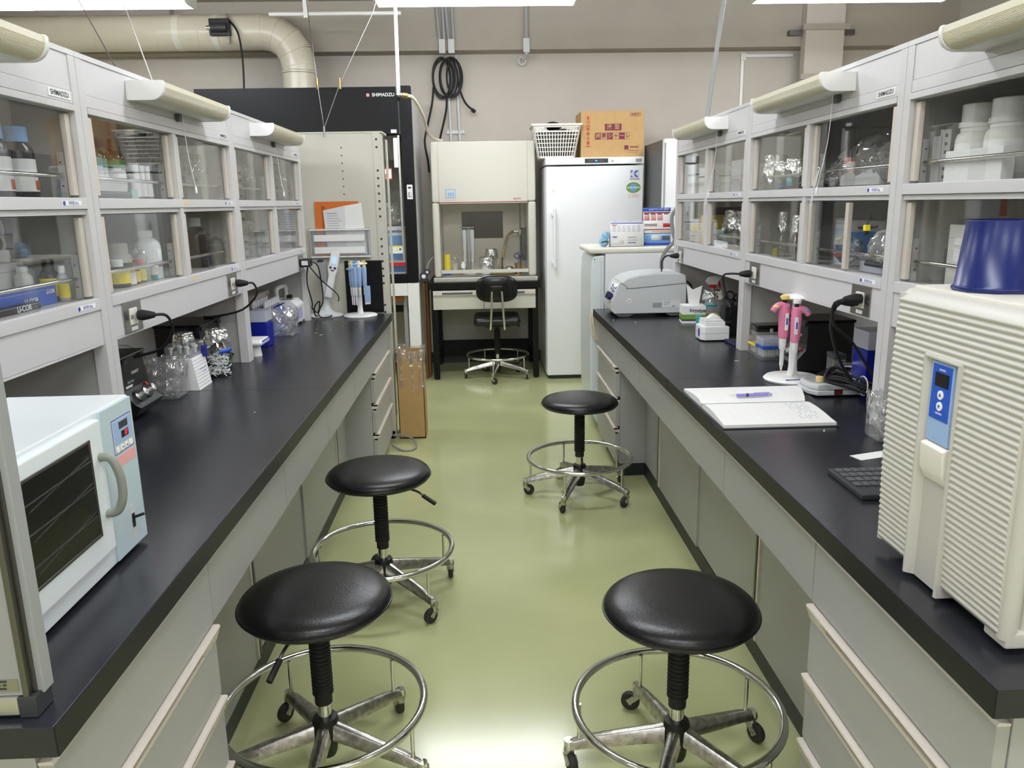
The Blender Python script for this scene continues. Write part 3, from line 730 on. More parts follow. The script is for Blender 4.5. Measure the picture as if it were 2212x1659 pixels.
box_part(t, 'cover', 'orange', -.975, -.72, 4.742, 4.749, 1.142, 1.455, .001)
box_part(t, 'spine_label', 'orange_brown', -.935, -.915, 4.7405, 4.7422, 1.16, 1.43)
t = T('paper_sheets', 'folded printed sheets leaning in front of the orange folder', 'paper', (-.82, 4.735, 1.15))
g = G(); g.prism([(-.91, 1.15), (-.70, 1.15), (-.715, 1.44), (-.80, 1.43), (-.925, 1.405)], 4.733, 4.736, 'y'); P('sheet', g, 'paper_grey', t, w=True)
P('sheet', G().prism([(-.80, 1.15), (-.68, 1.15), (-.70, 1.445), (-.80, 1.43)], 4.729, 4.7315, 'y'), 'paper', t, w=True)
for q in range(9): P('print_line', G().box(-.905, -.905 + (.06 if q == 0 else rng.uniform(.05, .085)), 4.7322, 4.7332, 1.385 - q * .014, 1.388 - q * .014 + (.002 if q == 0 else 0)), 'ink_grey', t, w=True)
one('black_board', G().prism([(4.735, .801), (4.742, .801), (4.748, 1.11), (4.741, 1.11)], -.822, -.602, 'x').box(-.66, -.63, 4.7318, 4.7345, .815, .8175), 'hood_black', 'thin black board leaning on the perforated rack behind the pipettes', 'board')

# ---------------------------------------------------------------- bin with bag
t = T('cardboard_bin', 'tall cardboard box used as a bin with a clear liner, beside the perforated rack', 'bin', (-.475, 4.83, 0))
x0, x1, ya, yb, h = -.546, -.383, 4.745, 4.92, .545
for nme, a in (('wall', (x0, x1, ya, ya + .004)), ('wall', (x0, x1, yb - .004, yb)), ('wall', (x0, x0 + .004, ya, yb)), ('wall', (x1 - .004, x1, ya, yb))):
    P(nme, G().box(*a, .002, h), 'kraft', t, w=True)
P('bottom', G().box(x0, x1, ya, yb, .002, .008), 'kraft_dark', t, w=True)
def liner(a, b):
    th = a * 2 * pi; cx_, cy_ = (x0 + x1) / 2, (ya + yb) / 2
    hx, hy = (x1 - x0) / 2 + .006, (yb - ya) / 2 + .006
    m = max(abs(cos(th)), abs(sin(th)))
    kx, ky = cos(th) / m, sin(th) / m
    fold = .006 * sin(a * 60) + .004 * sin(a * 97 + 1)
    if b < .5: zz = h - .055 + (b / .5) * .075 + .012 * sin(a * 30); f = 1 + fold * 3
    else: zz = h + .02 - (b - .5) * .5 + .01 * sin(a * 22); f = .93 + fold * 3
    return Vector((cx_ + kx * hx * f, cy_ + ky * hy * f, zz))
P('bin_liner', G().grid(liner, 72, 8), 'film', t, w=True, sm=80)
# ---------------------------------------------------------------- desk with clean bench
t = T('steel_desk', 'black steel framed desk with two cream drawers under the clean bench', 'desk', (0, 6.4, 0))
DX0, DX1 = -.447, .467
box_part(t, 'top', 'hood_black', DX0, DX1, 6.4, 7.12, .752, .806, .003)
for x in (DX0 + .02, DX1 - .068):
    for y in (6.405, 7.05): box_part(t, 'leg', 'hood_black', x, x + .048, y, y + .05, .012, .752, .002)
for x in (DX0 + .044, DX1 - .044):
    for y in (6.43, 7.075): P('foot', G().cyl((x, y, 0), (x, y, .014), .02, n=14), 'charcoal', t, w=True)
box_part(t, 'side_rail', 'hood_black', DX0 + .03, DX0 + .06, 6.455, 7.05, .1, .15)
box_part(t, 'side_rail', 'hood_black', DX1 - .06, DX1 - .03, 6.455, 7.05, .1, .15)
box_part(t, 'back_rail', 'hood_black', DX0 + .068, DX1 - .068, 7.07, 7.1, .08, .22, .002)
box_part(t, 'back_sheet', 'panel_back', DX0 + .068, DX1 - .068, 7.09, 7.1, .22, .73)
for x0, x1 in ((-.412, .0), (.004, .424)):
    d = box_part(t, 'drawer', 'cream', x0, x1, 6.402, 6.8, .588, .742, .002)
    box_part(d, 'handle', 'pull', x0 + .001, x1 - .001, 6.388, 6.403, .705, .742, .003)
    box_part(d, 'finger_slot', 'grey_dark', x0 + .075, x1 - .09, 6.3865, 6.3885, .712, .728)

CY = 6.5
t = T('clean_bench', 'cream clean bench cabinet with a glass front standing on the black desk', 'clean bench', (.02, CY, .806))
CX0, CX1 = -.397, .441
box_part(t, 'steel_tray', 'alu', CX0 - .005, CX1 + .005, CY - .07, 7.06, .807, .843, .004)
box_part(t, 'hood_box', 'cream', CX0, CX1, CY, 7.06, 1.44, 1.916, .02)
box_part(t, 'front_panel', 'cream', -.338, .374, CY - .006, CY + .01, 1.43, 1.905, .004)
for a, b in ((CX0, -.34), (.376, CX1)):
    P('pillar', G().box(a, b, CY, 7.06, .843, 1.44), 'cream', t, bev=.018, seg=3, w=True)
box_part(t, 'trim_line', 'red_dark', -.338, .374, CY - .0075, CY - .005, 1.437, 1.443)
box_part(t, 'back_wall', 'ivory', -.34, .376, 7.03, 7.055, .843, 1.44)
box_part(t, 'ceiling_plate', 'grey', -.34, .376, CY + .02, 7.03, 1.425, 1.44)
win = P('window', G().box(-.175, .185, 7.025, 7.032, 1.13, 1.36), 'black_gloss', t, bev=.003, w=True)
box_part(t, 'front_glass', 'glass', -.34, .376, CY + .008, CY + .013, .90, 1.43)
box_part(t, 'sash_bar', 'cream', -.34, .376, CY - .004, CY + .02, .872, .90, .003)
box_part(t, 'instrument_strip', 'charcoal', .335, .376, 6.75, 6.9, .95, 1.22, .002)
P('gas_rod', G().cyl((.33, 6.9, .9), (.33, 6.9, 1.425), .006, n=10), 'steel_dark', t, w=True)
P('gas_tap', G().cyl((.33, 6.9, 1.16), (.33, 6.9, 1.20), .022, n=12).cyl((.27, 6.9, 1.19), (.33, 6.9, 1.19), .01, n=10), 'chrome', t, w=True, bev=.002)
ic = box_part(t, 'emblem', 'blue_light', -.285, -.205, CY - .0085, CY - .006, 1.475, 1.545)
box_part(ic, 'emblem_field', 'cream', -.279, -.211, CY - .0095, CY - .008, 1.481, 1.539)
for q in range(3): box_part(ic, 'emblem_bar', 'blue_light', -.265 + q * .017, -.254 + q * .017, CY - .0105, CY - .0092, 1.488, 1.52)
text('CLEAN BENCH', .016, (-.245, CY - .0075, 1.458), FY, 'pink_pale', t, w=True)
text('SANYO', .019, (.29, CY - .0075, 1.462), FY, 'red_dark', t, w=True, bold=.02)
P('supply_cable', G().tube([(-.40, 6.9, 1.0), (-.46, 6.85, .95), (-.49, 6.8, .85)], .008, 8), 'hose', t, w=True)
# things inside the clean bench
ZD = .8435
def bottle(name, label, cat, x, y, z, r, h, m, cap=None, cr=.45, ch=.08, lab=None, labz=(.15, .6), neck=.62, group=None, rz=0, sq=(1, 1), shoulder=.1):
    """lathed bottle: body, cap, label band"""
    t = T(name, label, cat, (x, y, z), rz, group)
    hn = h * (1 - ch)
    pf = [(0, 0), (r * .92, 0), (r, h * .02), (r, hn * (1 - shoulder * 2.6)), (r * .93, hn * (1 - shoulder * 1.7)), (r * neck, hn * (1 - shoulder * .8)), (r * cr, hn * (1 - shoulder * .5)), (r * cr, hn), (0, hn)]
    P('body', G().lathe(pf, (0, 0, 0), 24, sq), m, t, sm=50)
    if cap: P('cap', G().lathe([(0, hn - h * ch * .35), (r * cr * 1.22, hn - h * ch * .35), (r * cr * 1.22, h - .002), (r * cr * 1.1, h), (0, h)], (0, 0, 0), 20), cap, t, sm=40)
    if lab:
        for i, lm in enumerate(lab if isinstance(lab, list) else [lab]):
            za = h * (labz[0] + (labz[1] - labz[0]) * i / (len(lab) if isinstance(lab, list) else 1)); zb = h * (labz[0] + (labz[1] - labz[0]) * (i + 1) / (len(lab) if isinstance(lab, list) else 1))
            P('label', G().lathe([(r * 1.006, za), (r * 1.006, zb)], (0, 0, 0), 24, sq), lm, t, sm=50)
    return t
def foil_top(t, r, z, h, seed=1, drape=.03):
    """crumpled foil cap round a neck of radius r at height z"""
    rr = random.Random(seed); n = 44; ph = [rr.uniform(0, 6) for _ in range(4)]
    jit = {}
    def fn(a, b):
        th = a * 2 * pi
        key = (round((a % 1) * n) % n, round(b * 14))
        j = jit.setdefault(key, (rr.uniform(-1, 1), rr.uniform(-1, 1)))
        w_ = .5 * sin(th * 6 + ph[0]) + .3 * sin(th * 11 + ph[1])
        if b < .3:
            f = b / .3; return Vector((r * f * cos(th), r * f * sin(th), z + r * .05 * j[0] * min(1, f * 3)))
        f = (b - .3) / .7
        rad = r * (1.0 + .07 * w_ * (.4 + f) + .06 * j[0] + .22 * f * f)
        return Vector((rad * cos(th), rad * sin(th), z - f * h * (1 + .2 * w_ + .05 * j[1]) - drape * f * f * (.5 + .5 * sin(th * 3 + ph[1]))))
    g = G().grid(fn, n, 14)
    bmesh.ops.remove_doubles(g.bm, verts=g.bm.verts, dist=.00005)
    return P('foil_cap', g, 'foil', t, sm=12, thick=.0004)
t = bottle('foil_jar', 'tall glass jar with foil lid in the clean bench, behind the pipette tip jar', 'jar', .075, 6.83, ZD, .05, .2, 'glass_clear'); foil_top(t, .046, .205, .05, 3)
t = bottle('foil_jar', 'wide glass jar of pipette tips with foil lid in the clean bench', 'jar', .03, 6.72, ZD, .058, .14, 'glass_clear', cr=.9, neck=.95); foil_top(t, .058, .142, .05, 5)
P('tips', G().cyl((0, 0, .004), (0, 0, .09), .05, n=20), 'tips', t)
t = bottle('foil_jar', 'small glass bottle with foil lid beside the pipette rack in the clean bench', 'bottle', -.165, 6.72, ZD, .032, .105, 'glass_clear', cr=.7); foil_top(t, .026, .108, .04, 8)
t = T('pipette_rack', 'grey pipettes hanging from a rack inside the clean bench', 'pipette rack', (-.115, 6.76, ZD))
P('pole', G().cyl((0, 0, 0), (0, 0, .39), .012, n=14), 'grey', t)
P('base', G().lathe([(0, 0), (.06, 0), (.06, .01), (0, .014)], (0, 0, 0), 24), 'grey_light', t)
P('carousel', G().box(-.07, .05, -.02, .02, .385, .395), 'grey', t, bev=.003)
for q, x in enumerate((-.035, .0, .03)):
    pp = P('pipette', G().lathe([(0, .02), (.005, .02), (.007, .1), (.012, .105), (.013, .19), (.017, .2), (.019, .37), (0, .38)], (x, -.022, 0), 14), 'grey_light' if q != 1 else 'grey', t)
one('yellow_cap_bottle', G().lathe([(0, 0), (.028, 0), (.028, .12), (0, .12)], (0, 0, 0), 20).lathe([(0, .12), (.027, .12), (.027, .145), (0, .145)], (0, 0, 0), 20), 'yellow', 'yellow capped bottle in the corner of the clean bench', 'bottle', loc=(-.3, 6.72, ZD + .025))
one('blue_capped_tube_rack', G().box(-.03, .03, -.025, .025, 0, .02), 'blue', 'small blue rack under the yellow capped bottle in the clean bench', 'rack', loc=(-.3, 6.72, ZD + .001), bev=.002)
one('plastic_bag', G().blob((0, 0, .07), .07, 14, 8, .15, 9, (.7, .6, 1)), 'film_dense', 'crumpled clear bag beside the yellow capped bottle in the clean bench', 'bag', loc=(-.245, 6.76, ZD + .005))
t = T('gas_burner', 'slim black gas burner with olive hose inside the clean bench', 'burner', (.165, 6.7, ZD))
P('tube', G().lathe([(0, .01), (.012, .01), (.01, .05), (.0065, .06), (.0055, .14), (0, .14)], (0, 0, 0), 14), 'black', t)
P('foot', G().lathe([(0, 0), (.035, 0), (.03, .008), (0, .012)], (0, 0, 0), 20), 'chrome', t)
one('rubber_hose', G().tube([(.27, 6.9, 1.19), (.22, 6.88, 1.15), (.19, 6.86, 1.05), (.165, 6.83, .95), (.13, 6.8, .87), (.05, 6.75, .857), (.1, 6.64, .857), (.2, 6.62, .857), (.26, 6.66, .857), (.22, 6.72, .857)], .0125, 10), 'hose_olive', 'olive rubber hose hanging from the gas tap in the clean bench', 'hose')
one('foil_lump', G().blob((0, 0, .03), .04, 16, 10, .12, 5, (1, 1, .8)), 'foil', 'crumpled foil ball under the olive hose in the clean bench', 'foil', loc=(.225, 6.76, ZD))
t = T('scissors_stand', 'stand of scissors and tools beside the gas tap of the clean bench', 'stand', (.3, 6.72, ZD))
P('cup', G().lathe([(0, 0), (.03, 0), (.033, .09), (.03, .09), (.028, .004), (0, .004)], (0, 0, 0), 20), 'brass', t)
P('scissor_loop', G().torus((-.01, 0, .15), .022, .004, 24, 8, 'y').torus((.03, .0, .13), .02, .004, 24, 8, 'y').cyl((0, 0, .12), (.005, 0, .02), .005), 'black', t)
P('tweezers', G().box(-.004, .004, -.012, -.008, .01, .19), 'blue', t)

# ---------------------------------------------------------------- task chair
t = T('task_chair', 'black swivel chair with a backrest and foot ring at the clean bench', 'chair', (.105, 6.47, 0), 0)
base(t, radians(-100)); column(t, .44)
P('seat', G().box(-.19, .19, -.17, .2, .455, .53), 'vinyl', t, bev=.035, seg=4, sm=60)
P('seat_plate', G().box(-.1, .1, -.1, .1, .44, .456), 'black', t)
def brest(a, b):
    th = 2 * pi * a; n_ = 3.2
    f = (abs(cos(th)) ** n_ + abs(sin(th)) ** n_) ** (-1 / n_)
    z = .765 + .105 * f * sin(th) * b; x = .165 * f * cos(th) * b
    return x, z
g = G()
def bfn(side):
    def fn(a, b):
        x, z = brest(a, b)
        bul = (1 - b ** 4)
        y = -.235 + .15 * x * x * 3 + (-.012 - .012 * bul if side < 0 else .012 + .018 * bul)
        if b > .98: y = -.235 + .45 * x * x
        return Vector((x, y, z))
    return fn
g.grid(bfn(-1), 48, 8); g.grid(bfn(1), 48, 8)
bmesh.ops.remove_doubles(g.bm, verts=g.bm.verts, dist=.0006)
br = P('backrest', g, 'vinyl', t, sm=60)
P('back_shell', G().grid(lambda a, b: Vector((brest(a, b * .78)[0], -.2655 + .45 * brest(a, b * .78)[0] ** 2 - .004 * (1 - b ** 6), brest(a, b * .78)[1])), 40, 6), 'black_gloss', br, sm=60)
for q in range(56):
    a = q / 56
    if .05 < a < .45: continue
    pa, pb = brest(a, .8), brest(a, .97)
    P('gather', G().tube([(pa[0], -.262 + .45 * pa[0] ** 2, pa[1]), (pb[0], -.246 + .45 * pb[0] ** 2, pb[1])], .0028, 5, smooth=False), 'vinyl', br)
P('bracket', G().box(-.05, .05, -.29, -.262, .75, .795), 'black_gloss', t, bev=.006)
for s_ in (-1, 1):
    P('back_tube', G().tube([(s_ * .038, -.278, .77), (s_ * .045, -.28, .62), (s_ * .055, -.27, .47), (s_ * .057, -.24, .445), (s_ * .05, -.1, .447)], .0095, 10), 'chrome', t)
P('lever', G().tube([(.06, 0, .445), (.17, -.02, .44), (.185, -.04, .43)], .005, 8), 'black', t)

# ---------------------------------------------------------------- fridge and things on it
FX0, FX1, FYF = .507, 1.28, 6.33
t = T('upright_fridge', 'tall white laboratory fridge with a long vertical handle beside the clean bench', 'fridge', (.89, FYF, 0))
box_part(t, 'body', 'fridge', FX0, FX1, FYF + .07, 7.08, .03, 1.70, .003)
box_part(t, 'top_panel', 'fridge', FX0, FX1, FYF, 7.08, 1.712, 1.765, .006)
dr = box_part(t, 'door', 'fridge', FX0 + .003, FX1 - .002, FYF, FYF + .065, .032, 1.70, .008)
box_part(t, 'plinth', 'charcoal', FX0 + .02, FX1 - .02, FYF + .03, 7.05, 0, .03)
hd = P('handle', G().cyl((.573, FYF - .045, .92), (.573, FYF - .045, 1.38), .013, n=16), 'fridge', dr, w=True, bev=.003)
for z in (.965, 1.335): P('handle_mount', G().box(.55, .585, FYF - .05, FYF + .001, z - .012, z + .012), 'fridge', hd, w=True, bev=.003)
cp = box_part(t, 'control_panel', 'charcoal', .815, .998, FYF - .002, FYF + .001, 1.722, 1.755, .0005)
box_part(cp, 'display', 'lcd_blue', .895, .914, FYF - .0035, FYF - .0018, 1.734, 1.744)
for x in (.853, .873, .935, .955): P('touch_key', G().torus((x, FYF - .0025, 1.739), .006, .0007, 16, 5, 'y'), 'ink_grey', cp, w=True)
P('lock', G().cyl((1.03, FYF - .006, 1.739), (1.03, FYF + .001, 1.739), .011, n=18), 'chrome', t, w=True, bev=.002)
box_part(t, 'rating_label', 'ink_grey', 1.215, 1.262, FYF - .001, FYF + .001, 1.725, 1.75)
st = box_part(dr, 'maker_sticker', 'paper_grey', 1.17, 1.245, FYF - .0015, FYF + .001, 1.585, 1.665)
for pg in ([(1.177, 1.66), (1.197, 1.66), (1.177, 1.64)], [(1.177, 1.625), (1.177, 1.61), (1.197, 1.61)], [(1.199, 1.637), (1.217, 1.66), (1.239, 1.66), (1.214, 1.637)], [(1.199, 1.633), (1.214, 1.633), (1.239, 1.61), (1.217, 1.61)]):
    P('emblem', G().prism(pg, FYF - .0028, FYF - .0014, 'y'), 'blue', st, w=True)
text('NIHON FREEZER', .0105, (1.2075, FYF - .002, 1.596), FY, 'ink', st, w=True, bold=.02)
ov = P('eco_sticker', G().lathe([(0, 0), (.057, 0), (.057, .0016), (0, .0016)], (0, 0, 0), 40, (1, .72)).xf(Matrix.Translation((1.2, FYF + .0006, 1.53)) @ Matrix.Rotation(pi / 2, 4, 'X')), 'green', dr, w=True)
P('eco_globe', G().cyl((1.2, FYF - .0012, 1.53), (1.2, FYF - .0024, 1.53), .03, n=28), 'blue_light', ov, w=True)
text('NON-FREON', .0175, (1.2, FYF - .003, 1.53), FY, 'paper', ov, w=True, bold=.03)
ws = box_part(dr, 'warning_sticker', 'paper', 1.155, 1.255, FYF - .0014, FYF + .001, 1.45, 1.483)
P('warning_symbol', G().prism([(1.16, 1.454), (1.178, 1.454), (1.169, 1.471)], FYF - .0026, FYF - .0012, 'y').box(1.157, 1.18, FYF - .0026, FYF - .0012, 1.476, 1.481), 'yellow_soft', ws, w=True)
for q in range(5): box_part(ws, 'warning_line', 'pink_pale', 1.188, 1.25 - (.0 if q % 2 else .01), FYF - .0026, FYF - .0012, 1.456 + q * .0055, 1.458 + q * .0055)
box_part(dr, 'tape_mark', 'white_warm', .555, .575, FYF - .0012, FYF + .001, 1.5, 1.53)

t = T('cardboard_carton', 'printed cardboard carton of sterile dishes on top of the white fridge', 'box', (1.04, 6.4, 1.7655))
KX0, KX1, KY = .793, 1.291, 6.40
box_part(t, 'body', 'kraft', KX0, KX1, KY, KY + .36, 1.766, 2.116, .003)
box_part(t, 'top_seam', 'kraft_dark', KX0 + .002, KX1 - .002, KY + .178, KY + .182, 2.1155, 2.1168)
def kx(u): return KX0 + (u - 118) / (1180 - 118) * (KX1 - KX0)
def kz(v): return 2.116 - (v - 118) / (875 - 118) * .35
yk = KY - .0012
def kbar(u0, v0, u1, v1, m='maroon'): box_part(t, 'print_block', m, kx(u0), kx(u1), yk, KY + .001, kz(v1), kz(v0))
def ktx(s_, u, v, hpx, m='maroon', sx=1, bold=.015): text(s_, hpx / (875 - 118) * .35, (kx(u), yk - .0008, kz(v)), FY, m, t, w=True, sx=sx, bold=bold)
kbar(517, 330, 797, 438); ktx('浅', 592, 384, 88, 'kraft'); ktx('型', 722, 384, 88, 'kraft')
for i, ch in enumerate('滅菌シャーレ'):
    u0 = 352 + i * 101
    if i % 2 == 0: kbar(u0, 472, u0 + 98, 582); ktx(ch, u0 + 49, 527, 86, 'kraft')
    else:
        for a in ((u0, 472, u0 + 98, 476), (u0, 578, u0 + 98, 582)): kbar(*a)
        ktx(ch, u0 + 49, 527, 86, 'maroon')
for a in ((203, 188, 273, 191), (203, 330, 273, 333), (203, 188, 206, 333), (270, 188, 273, 333)): kbar(*a, 'red')
P('print_arrow', G().prism([(kx(238), kz(200)), (kx(218), kz(235)), (kx(230), kz(235)), (kx(230), kz(272)), (kx(246), kz(272)), (kx(246), kz(235)), (kx(258), kz(235))], yk, KY + .001, 'y'), 'red', t, w=True)
ktx('UP', 238, 305, 42, 'red')
kbar(203, 354, 273, 368, 'red'); kbar(203, 684, 273, 698, 'red')
for i, ch in enumerate('取扱注意'): ktx(ch, 238, 415 + i * 75, 60, 'red')
for a in ((938, 158, 1110, 162), (938, 210, 1110, 214), (938, 158, 942, 214), (1106, 158, 1110, 214)): kbar(*a)
ktx('滅 菌 済', 1024, 186, 36)
kbar(848, 682, 918, 748); ktx('sansei', 1015, 705, 56, sx=1.1); ktx('サンセイ医療器材株式会社', 970, 770, 22, bold=0); ktx('http://www.sansei.co.jp', 970, 800, 19, bold=0)

# laundry style basket
t = T('plastic_basket', 'cream plastic lattice basket on top of the fridge, beside the printed carton', 'basket', (.6, 6.5, 1.7655))
bw0, bw1, bd0, bd1, bh = .135, .182, .1, .14, .245
def bpt(side, a, z):  # a in -1..1 along the side
    f = z / bh; hw = bw0 + (bw1 - bw0) * f; hd = bd0 + (bd1 - bd0) * f
    if side == 0: return Vector((a * hw, -hd, z))
    if side == 1: return Vector((hw, a * hd, z))
    if side == 2: return Vector((-a * hw, hd, z))
    return Vector((-hw, -a * hd, z))
BM = Matrix.Rotation(0, 4, 'Z')
for side in range(4):
    g = G(); n = 15 if side % 2 == 0 else 11
    for i in range(n + 1):
        a = -1 + 2 * i / n
        hole = side % 2 == 0 and 5 <= i <= n - 5
        z1 = bh - .055 if hole else bh
        g.tube([bpt(side, a, .004), bpt(side, a, z1)], .0042 if 0 < i < n else .009, 4, smooth=False)
    for zf in (.01, .05, .083, .113, .143, .173, .2, .235):
        g.tube([bpt(side, -1, zf), bpt(side, 1, zf)] if zf != .235 or side % 2 else [bpt(side, -1, zf), bpt(side, 1, zf)], .004 if zf not in (.01, .2, .235) else .0075, 4, smooth=False)
    P('lattice_side', g, 'white_warm', t, sm=0)
P('bottom', G().box(-bw0, bw0, -bd0, bd0, 0, .006), 'white_warm', t)
rim = [(bw1 + .012, bd1 + .012), (-bw1 - .012, bd1 + .012), (-bw1 - .012, -bd1 - .012), (bw1 + .012, -bd1 - .012)]
g = G()
for sx_, (xa, xb_, ya, yb) in enumerate(((-bw1 - .016, bw1 + .016, -bd1 - .016, -bd1 + .004), (-bw1 - .016, bw1 + .016, bd1 - .004, bd1 + .016), (-bw1 - .016, -bw1 + .004, -bd1, bd1), (bw1 - .004, bw1 + .016, -bd1, bd1))): g.box(xa, xb_, ya, yb, bh - .004, bh + .012)
P('rim', g, 'white_warm', t, bev=.003)
one('folded_bag', G().blob((0, 0, .03), .06, 14, 8, .12, 3, (1.1, .8, .55)), 'black', 'black folded cloth bag heaped in the cream basket', 'bag', loc=(.585, 6.5, 1.985))
one('basket_contents', G().prism([(-.12, .008), (.12, .008), (.15, .2), (.06, .215), (-.05, .205), (-.15, .2)], -.085, .085, 'y'), 'charcoal', 'dark bundle filling the cream basket', 'bundle', loc=(.6, 6.5, 1.774), bev=.02)

# ---------------------------------------------------------------- tall freezer and small fridge at the right
t = T('tall_freezer', 'tall freezer with shade-painted sides and a white door behind the small fridge', 'freezer', (1.66, 5.8, 0))
box_part(t, 'body', 'grey_dark', 1.316, 2.0, 5.86, 6.5, .03, 1.855, .003)  # dark grey body colour stands in for the shadow on its side
d_ = box_part(t, 'door', 'fridge', 1.316, 2.0, 5.8, 5.857, .05, 1.857, .006)
box_part(d_, 'hinge_strip', 'grey', 1.318, 1.33, 5.797, 5.801, .1, 1.83)
box_part(d_, 'rating_label', 'paper_grey', 1.34, 1.42, 5.797, 5.801, 1.35, 1.38)
box_part(d_, 'handle', 'fridge', 1.345, 1.37, 5.765, 5.80, .9, 1.3, .006)
box_part(t, 'plinth', 'charcoal', 1.33, 1.98, 5.84, 6.48, 0, .045)
t = T('small_fridge', 'waist high white fridge with a rounded door at the end of the centrifuge bench', 'fridge', (.93, 5.0, 0))
SY = 4.752
box_part(t, 'body', 'fridge', .738, 1.3, SY, 5.25, .03, 1.122, .004)
P('top', G().box(.64, 1.3, SY - .006, 5.256, 1.122, 1.156), 'white_warm', t, bev=.014, seg=3, w=True)
pd = []
for z, x in ((.045, .715), (.07, .692), (.12, .668), (.25, .655), (.5, .65), (1.0, .652), (1.075, .657), (1.105, .668)): pd.append((x, z))
dr = P('door', G().prism(pd + [(.735, 1.113), (.735, .04)], SY + .004, 5.246, 'y'), 'white_cool', t, bev=.01, seg=3, w=True)
box_part(t, 'door_gasket', 'grey', .7345, .7385, SY + .006, 5.24, .05, 1.11)
box_part(dr, 'brand_plate', 'charcoal', .67, .676, SY + .0015, SY + .0052, 1.085, 1.092)
for zz in (.6,): box_part(dr, 'door_channel', 'grey_light', .712, .716, SY + .002, SY + .0055, .12, 1.08)
box_part(t, 'plinth', 'charcoal', .75, 1.28, SY + .02, 5.22, 0, .03)
t = T('hung_cable', 'bundle of cream cable hung on the small fridge beside the drawer cabinet', 'cable', (.69, 4.72, .68))
P('loop', G().tube([(.655, 4.742, .77), (.65, 4.725, .70), (.665, 4.72, .63), (.69, 4.72, .60), (.70, 4.725, .65), (.68, 4.735, .73)], .007, 6, closed=True).tube([(.665, 4.735, .77), (.662, 4.715, .70), (.675, 4.71, .64), (.695, 4.71, .61), (.705, 4.72, .66), (.69, 4.73, .73)], .006, 6, closed=True), 'hose', t, w=True)

# things on the small fridge
ZF = 1.1565
t = T('desk_calendar', 'desk calendar with a lilac header standing on the small fridge', 'calendar', (.9, 4.86, ZF))
ca, cb = .782, .985
def cal(y0, z0, y1, z1, m, x0, x1, nm, th=.0015): P(nm, G().quad((x0, y0, z0), (x1, y0, z0), (x1, y1, z1), (x0, y1, z1)), m, t, w=True, thick=th)
cal(4.83, ZF + .002, 4.855, ZF + .15, 'paper', ca, cb, 'front_page'); cal(4.9, ZF + .002, 4.857, ZF + .15, 'paper_grey', ca, cb, 'back_page')
box_part(t, 'base_flap', 'ink_grey', ca - .003, cb, 4.826, 4.9, ZF, ZF + .0016)
def slant(f): return 4.83 + .025 * f - .0018, ZF + .002 + .148 * f
def cpatch(xa, xb_, fa, fb, m, nm='print_block'):
    a, b = slant(fa), slant(fb); P(nm, G().quad((xa, a[0], a[1]), (xb_, a[0], a[1]), (xb_, b[0], b[1]), (xa, b[0], b[1])), m, t, w=True, thick=.0006)
cpatch(ca + .002, cb - .002, .9, .985, 'purple_pale')
for r_ in range(5):
    for c_ in range(6): cpatch(ca + .012 + c_ * .03, ca + .034 + c_ * .03, .82 - r_ * .055, .835 - r_ * .055, 'ink_grey')
cpatch(ca + .012, ca + .04, .36, .40, 'ink_blue'); cpatch(ca + .105, ca + .16, .35, .38, 'ink_grey'); cpatch(ca + .105, ca + .165, .24, .26, 'ink_grey'); cpatch(ca + .105, ca + .155, .13, .16, 'ink_blue')
cpatch(ca + .01, ca + .08, .1, .25, 'paper_grey'); cpatch(ca + .01, ca + .04, .84, .87, 'orange')
P('pumpkin_picture', G().lathe([(0, 0), (.016, 0), (.016, .001), (0, .001)], (0, 0, 0), 20, (1, .8)).xf(Matrix.Translation((cb - .026, 4.8432, ZF + .078)) @ Matrix.Rotation(radians(80), 4, 'X')), 'orange', t, w=True)
for q in (.022, .03, .038, .12, .128, .136): P('ring_binding', G().torus((ca + q, 4.856, ZF + .150), .006, .0009, 14, 5, 'x'), 'grey_light', t, w=True)
t = T('flyer_stand', 'clear stand holding a blue and red printed flyer on the small fridge', 'flyer stand', (1.08, 4.9, ZF))
fa, fb = .99, 1.16
def fpatch(f0, f1, a0, a1, m, nm='print_block', k=1): 
    pt = lambda a, f: (fa + (fb - fa) * a, 4.86 + .035 * f - .0008 * k, ZF + .004 + .225 * f)
    P(nm, G().quad(pt(a0, f0), pt(a1, f0), pt(a1, f1), pt(a0, f1)), m, t, w=True, thick=.0005)
fpatch(0, 1, 0, 1, 'paper', 'flyer', 0)
fpatch(.9, 1, 0, 1, 'blue'); fpatch(.85, .885, .02, .98, 'red_dark')
for q in range(3): fpatch(.66, .83, .03 + q * .24, .23 + q * .24, 'pink_pale'); 
for q in range(4): fpatch(.82, .845, .03 + q * .24, .2 + q * .24, 'charcoal', k=2)
fpatch(.48, .58, .72, .98, 'red'); fpatch(.51, .53, .04, .5, 'maroon'); fpatch(.55, .57, .04, .5, 'maroon')
fpatch(.405, .43, .02, .98, 'red_dark'); fpatch(.36, .385, .3, .95, 'salmon'); fpatch(.31, .325, 0, 1, 'navy')
fpatch(.09, .3, .02, .98, 'blue_light'); fpatch(0, .08, 0, 1, 'blue'); fpatch(.14, .28, .28, .62, 'paper_grey', k=2); fpatch(.14, .25, .68, .95, 'grey_dark', k=2)
f_ = .95; text('LINEでカンタン登録!', .0135, ((fa + fb) / 2 + .012, 4.86 + .035 * f_ - .0022, ZF + .004 + .225 * f_), (radians(81), 0, 0), 'paper', t, w=True, bold=.01)
box_part(t, 'stand_back', 'plastic_clear', fa - .004, fb + .004, 4.9, 4.903, ZF + .0005, ZF + .14)
box_part(t, 'stand_lip', 'plastic_milky', fa - .004, fb + .004, 4.845, 4.903, ZF + .0003, ZF + .004)
t = T('blue_pompom', 'fluffy pale blue soft toy beside the calendar on the small fridge', 'toy', (.745, 4.86, ZF))
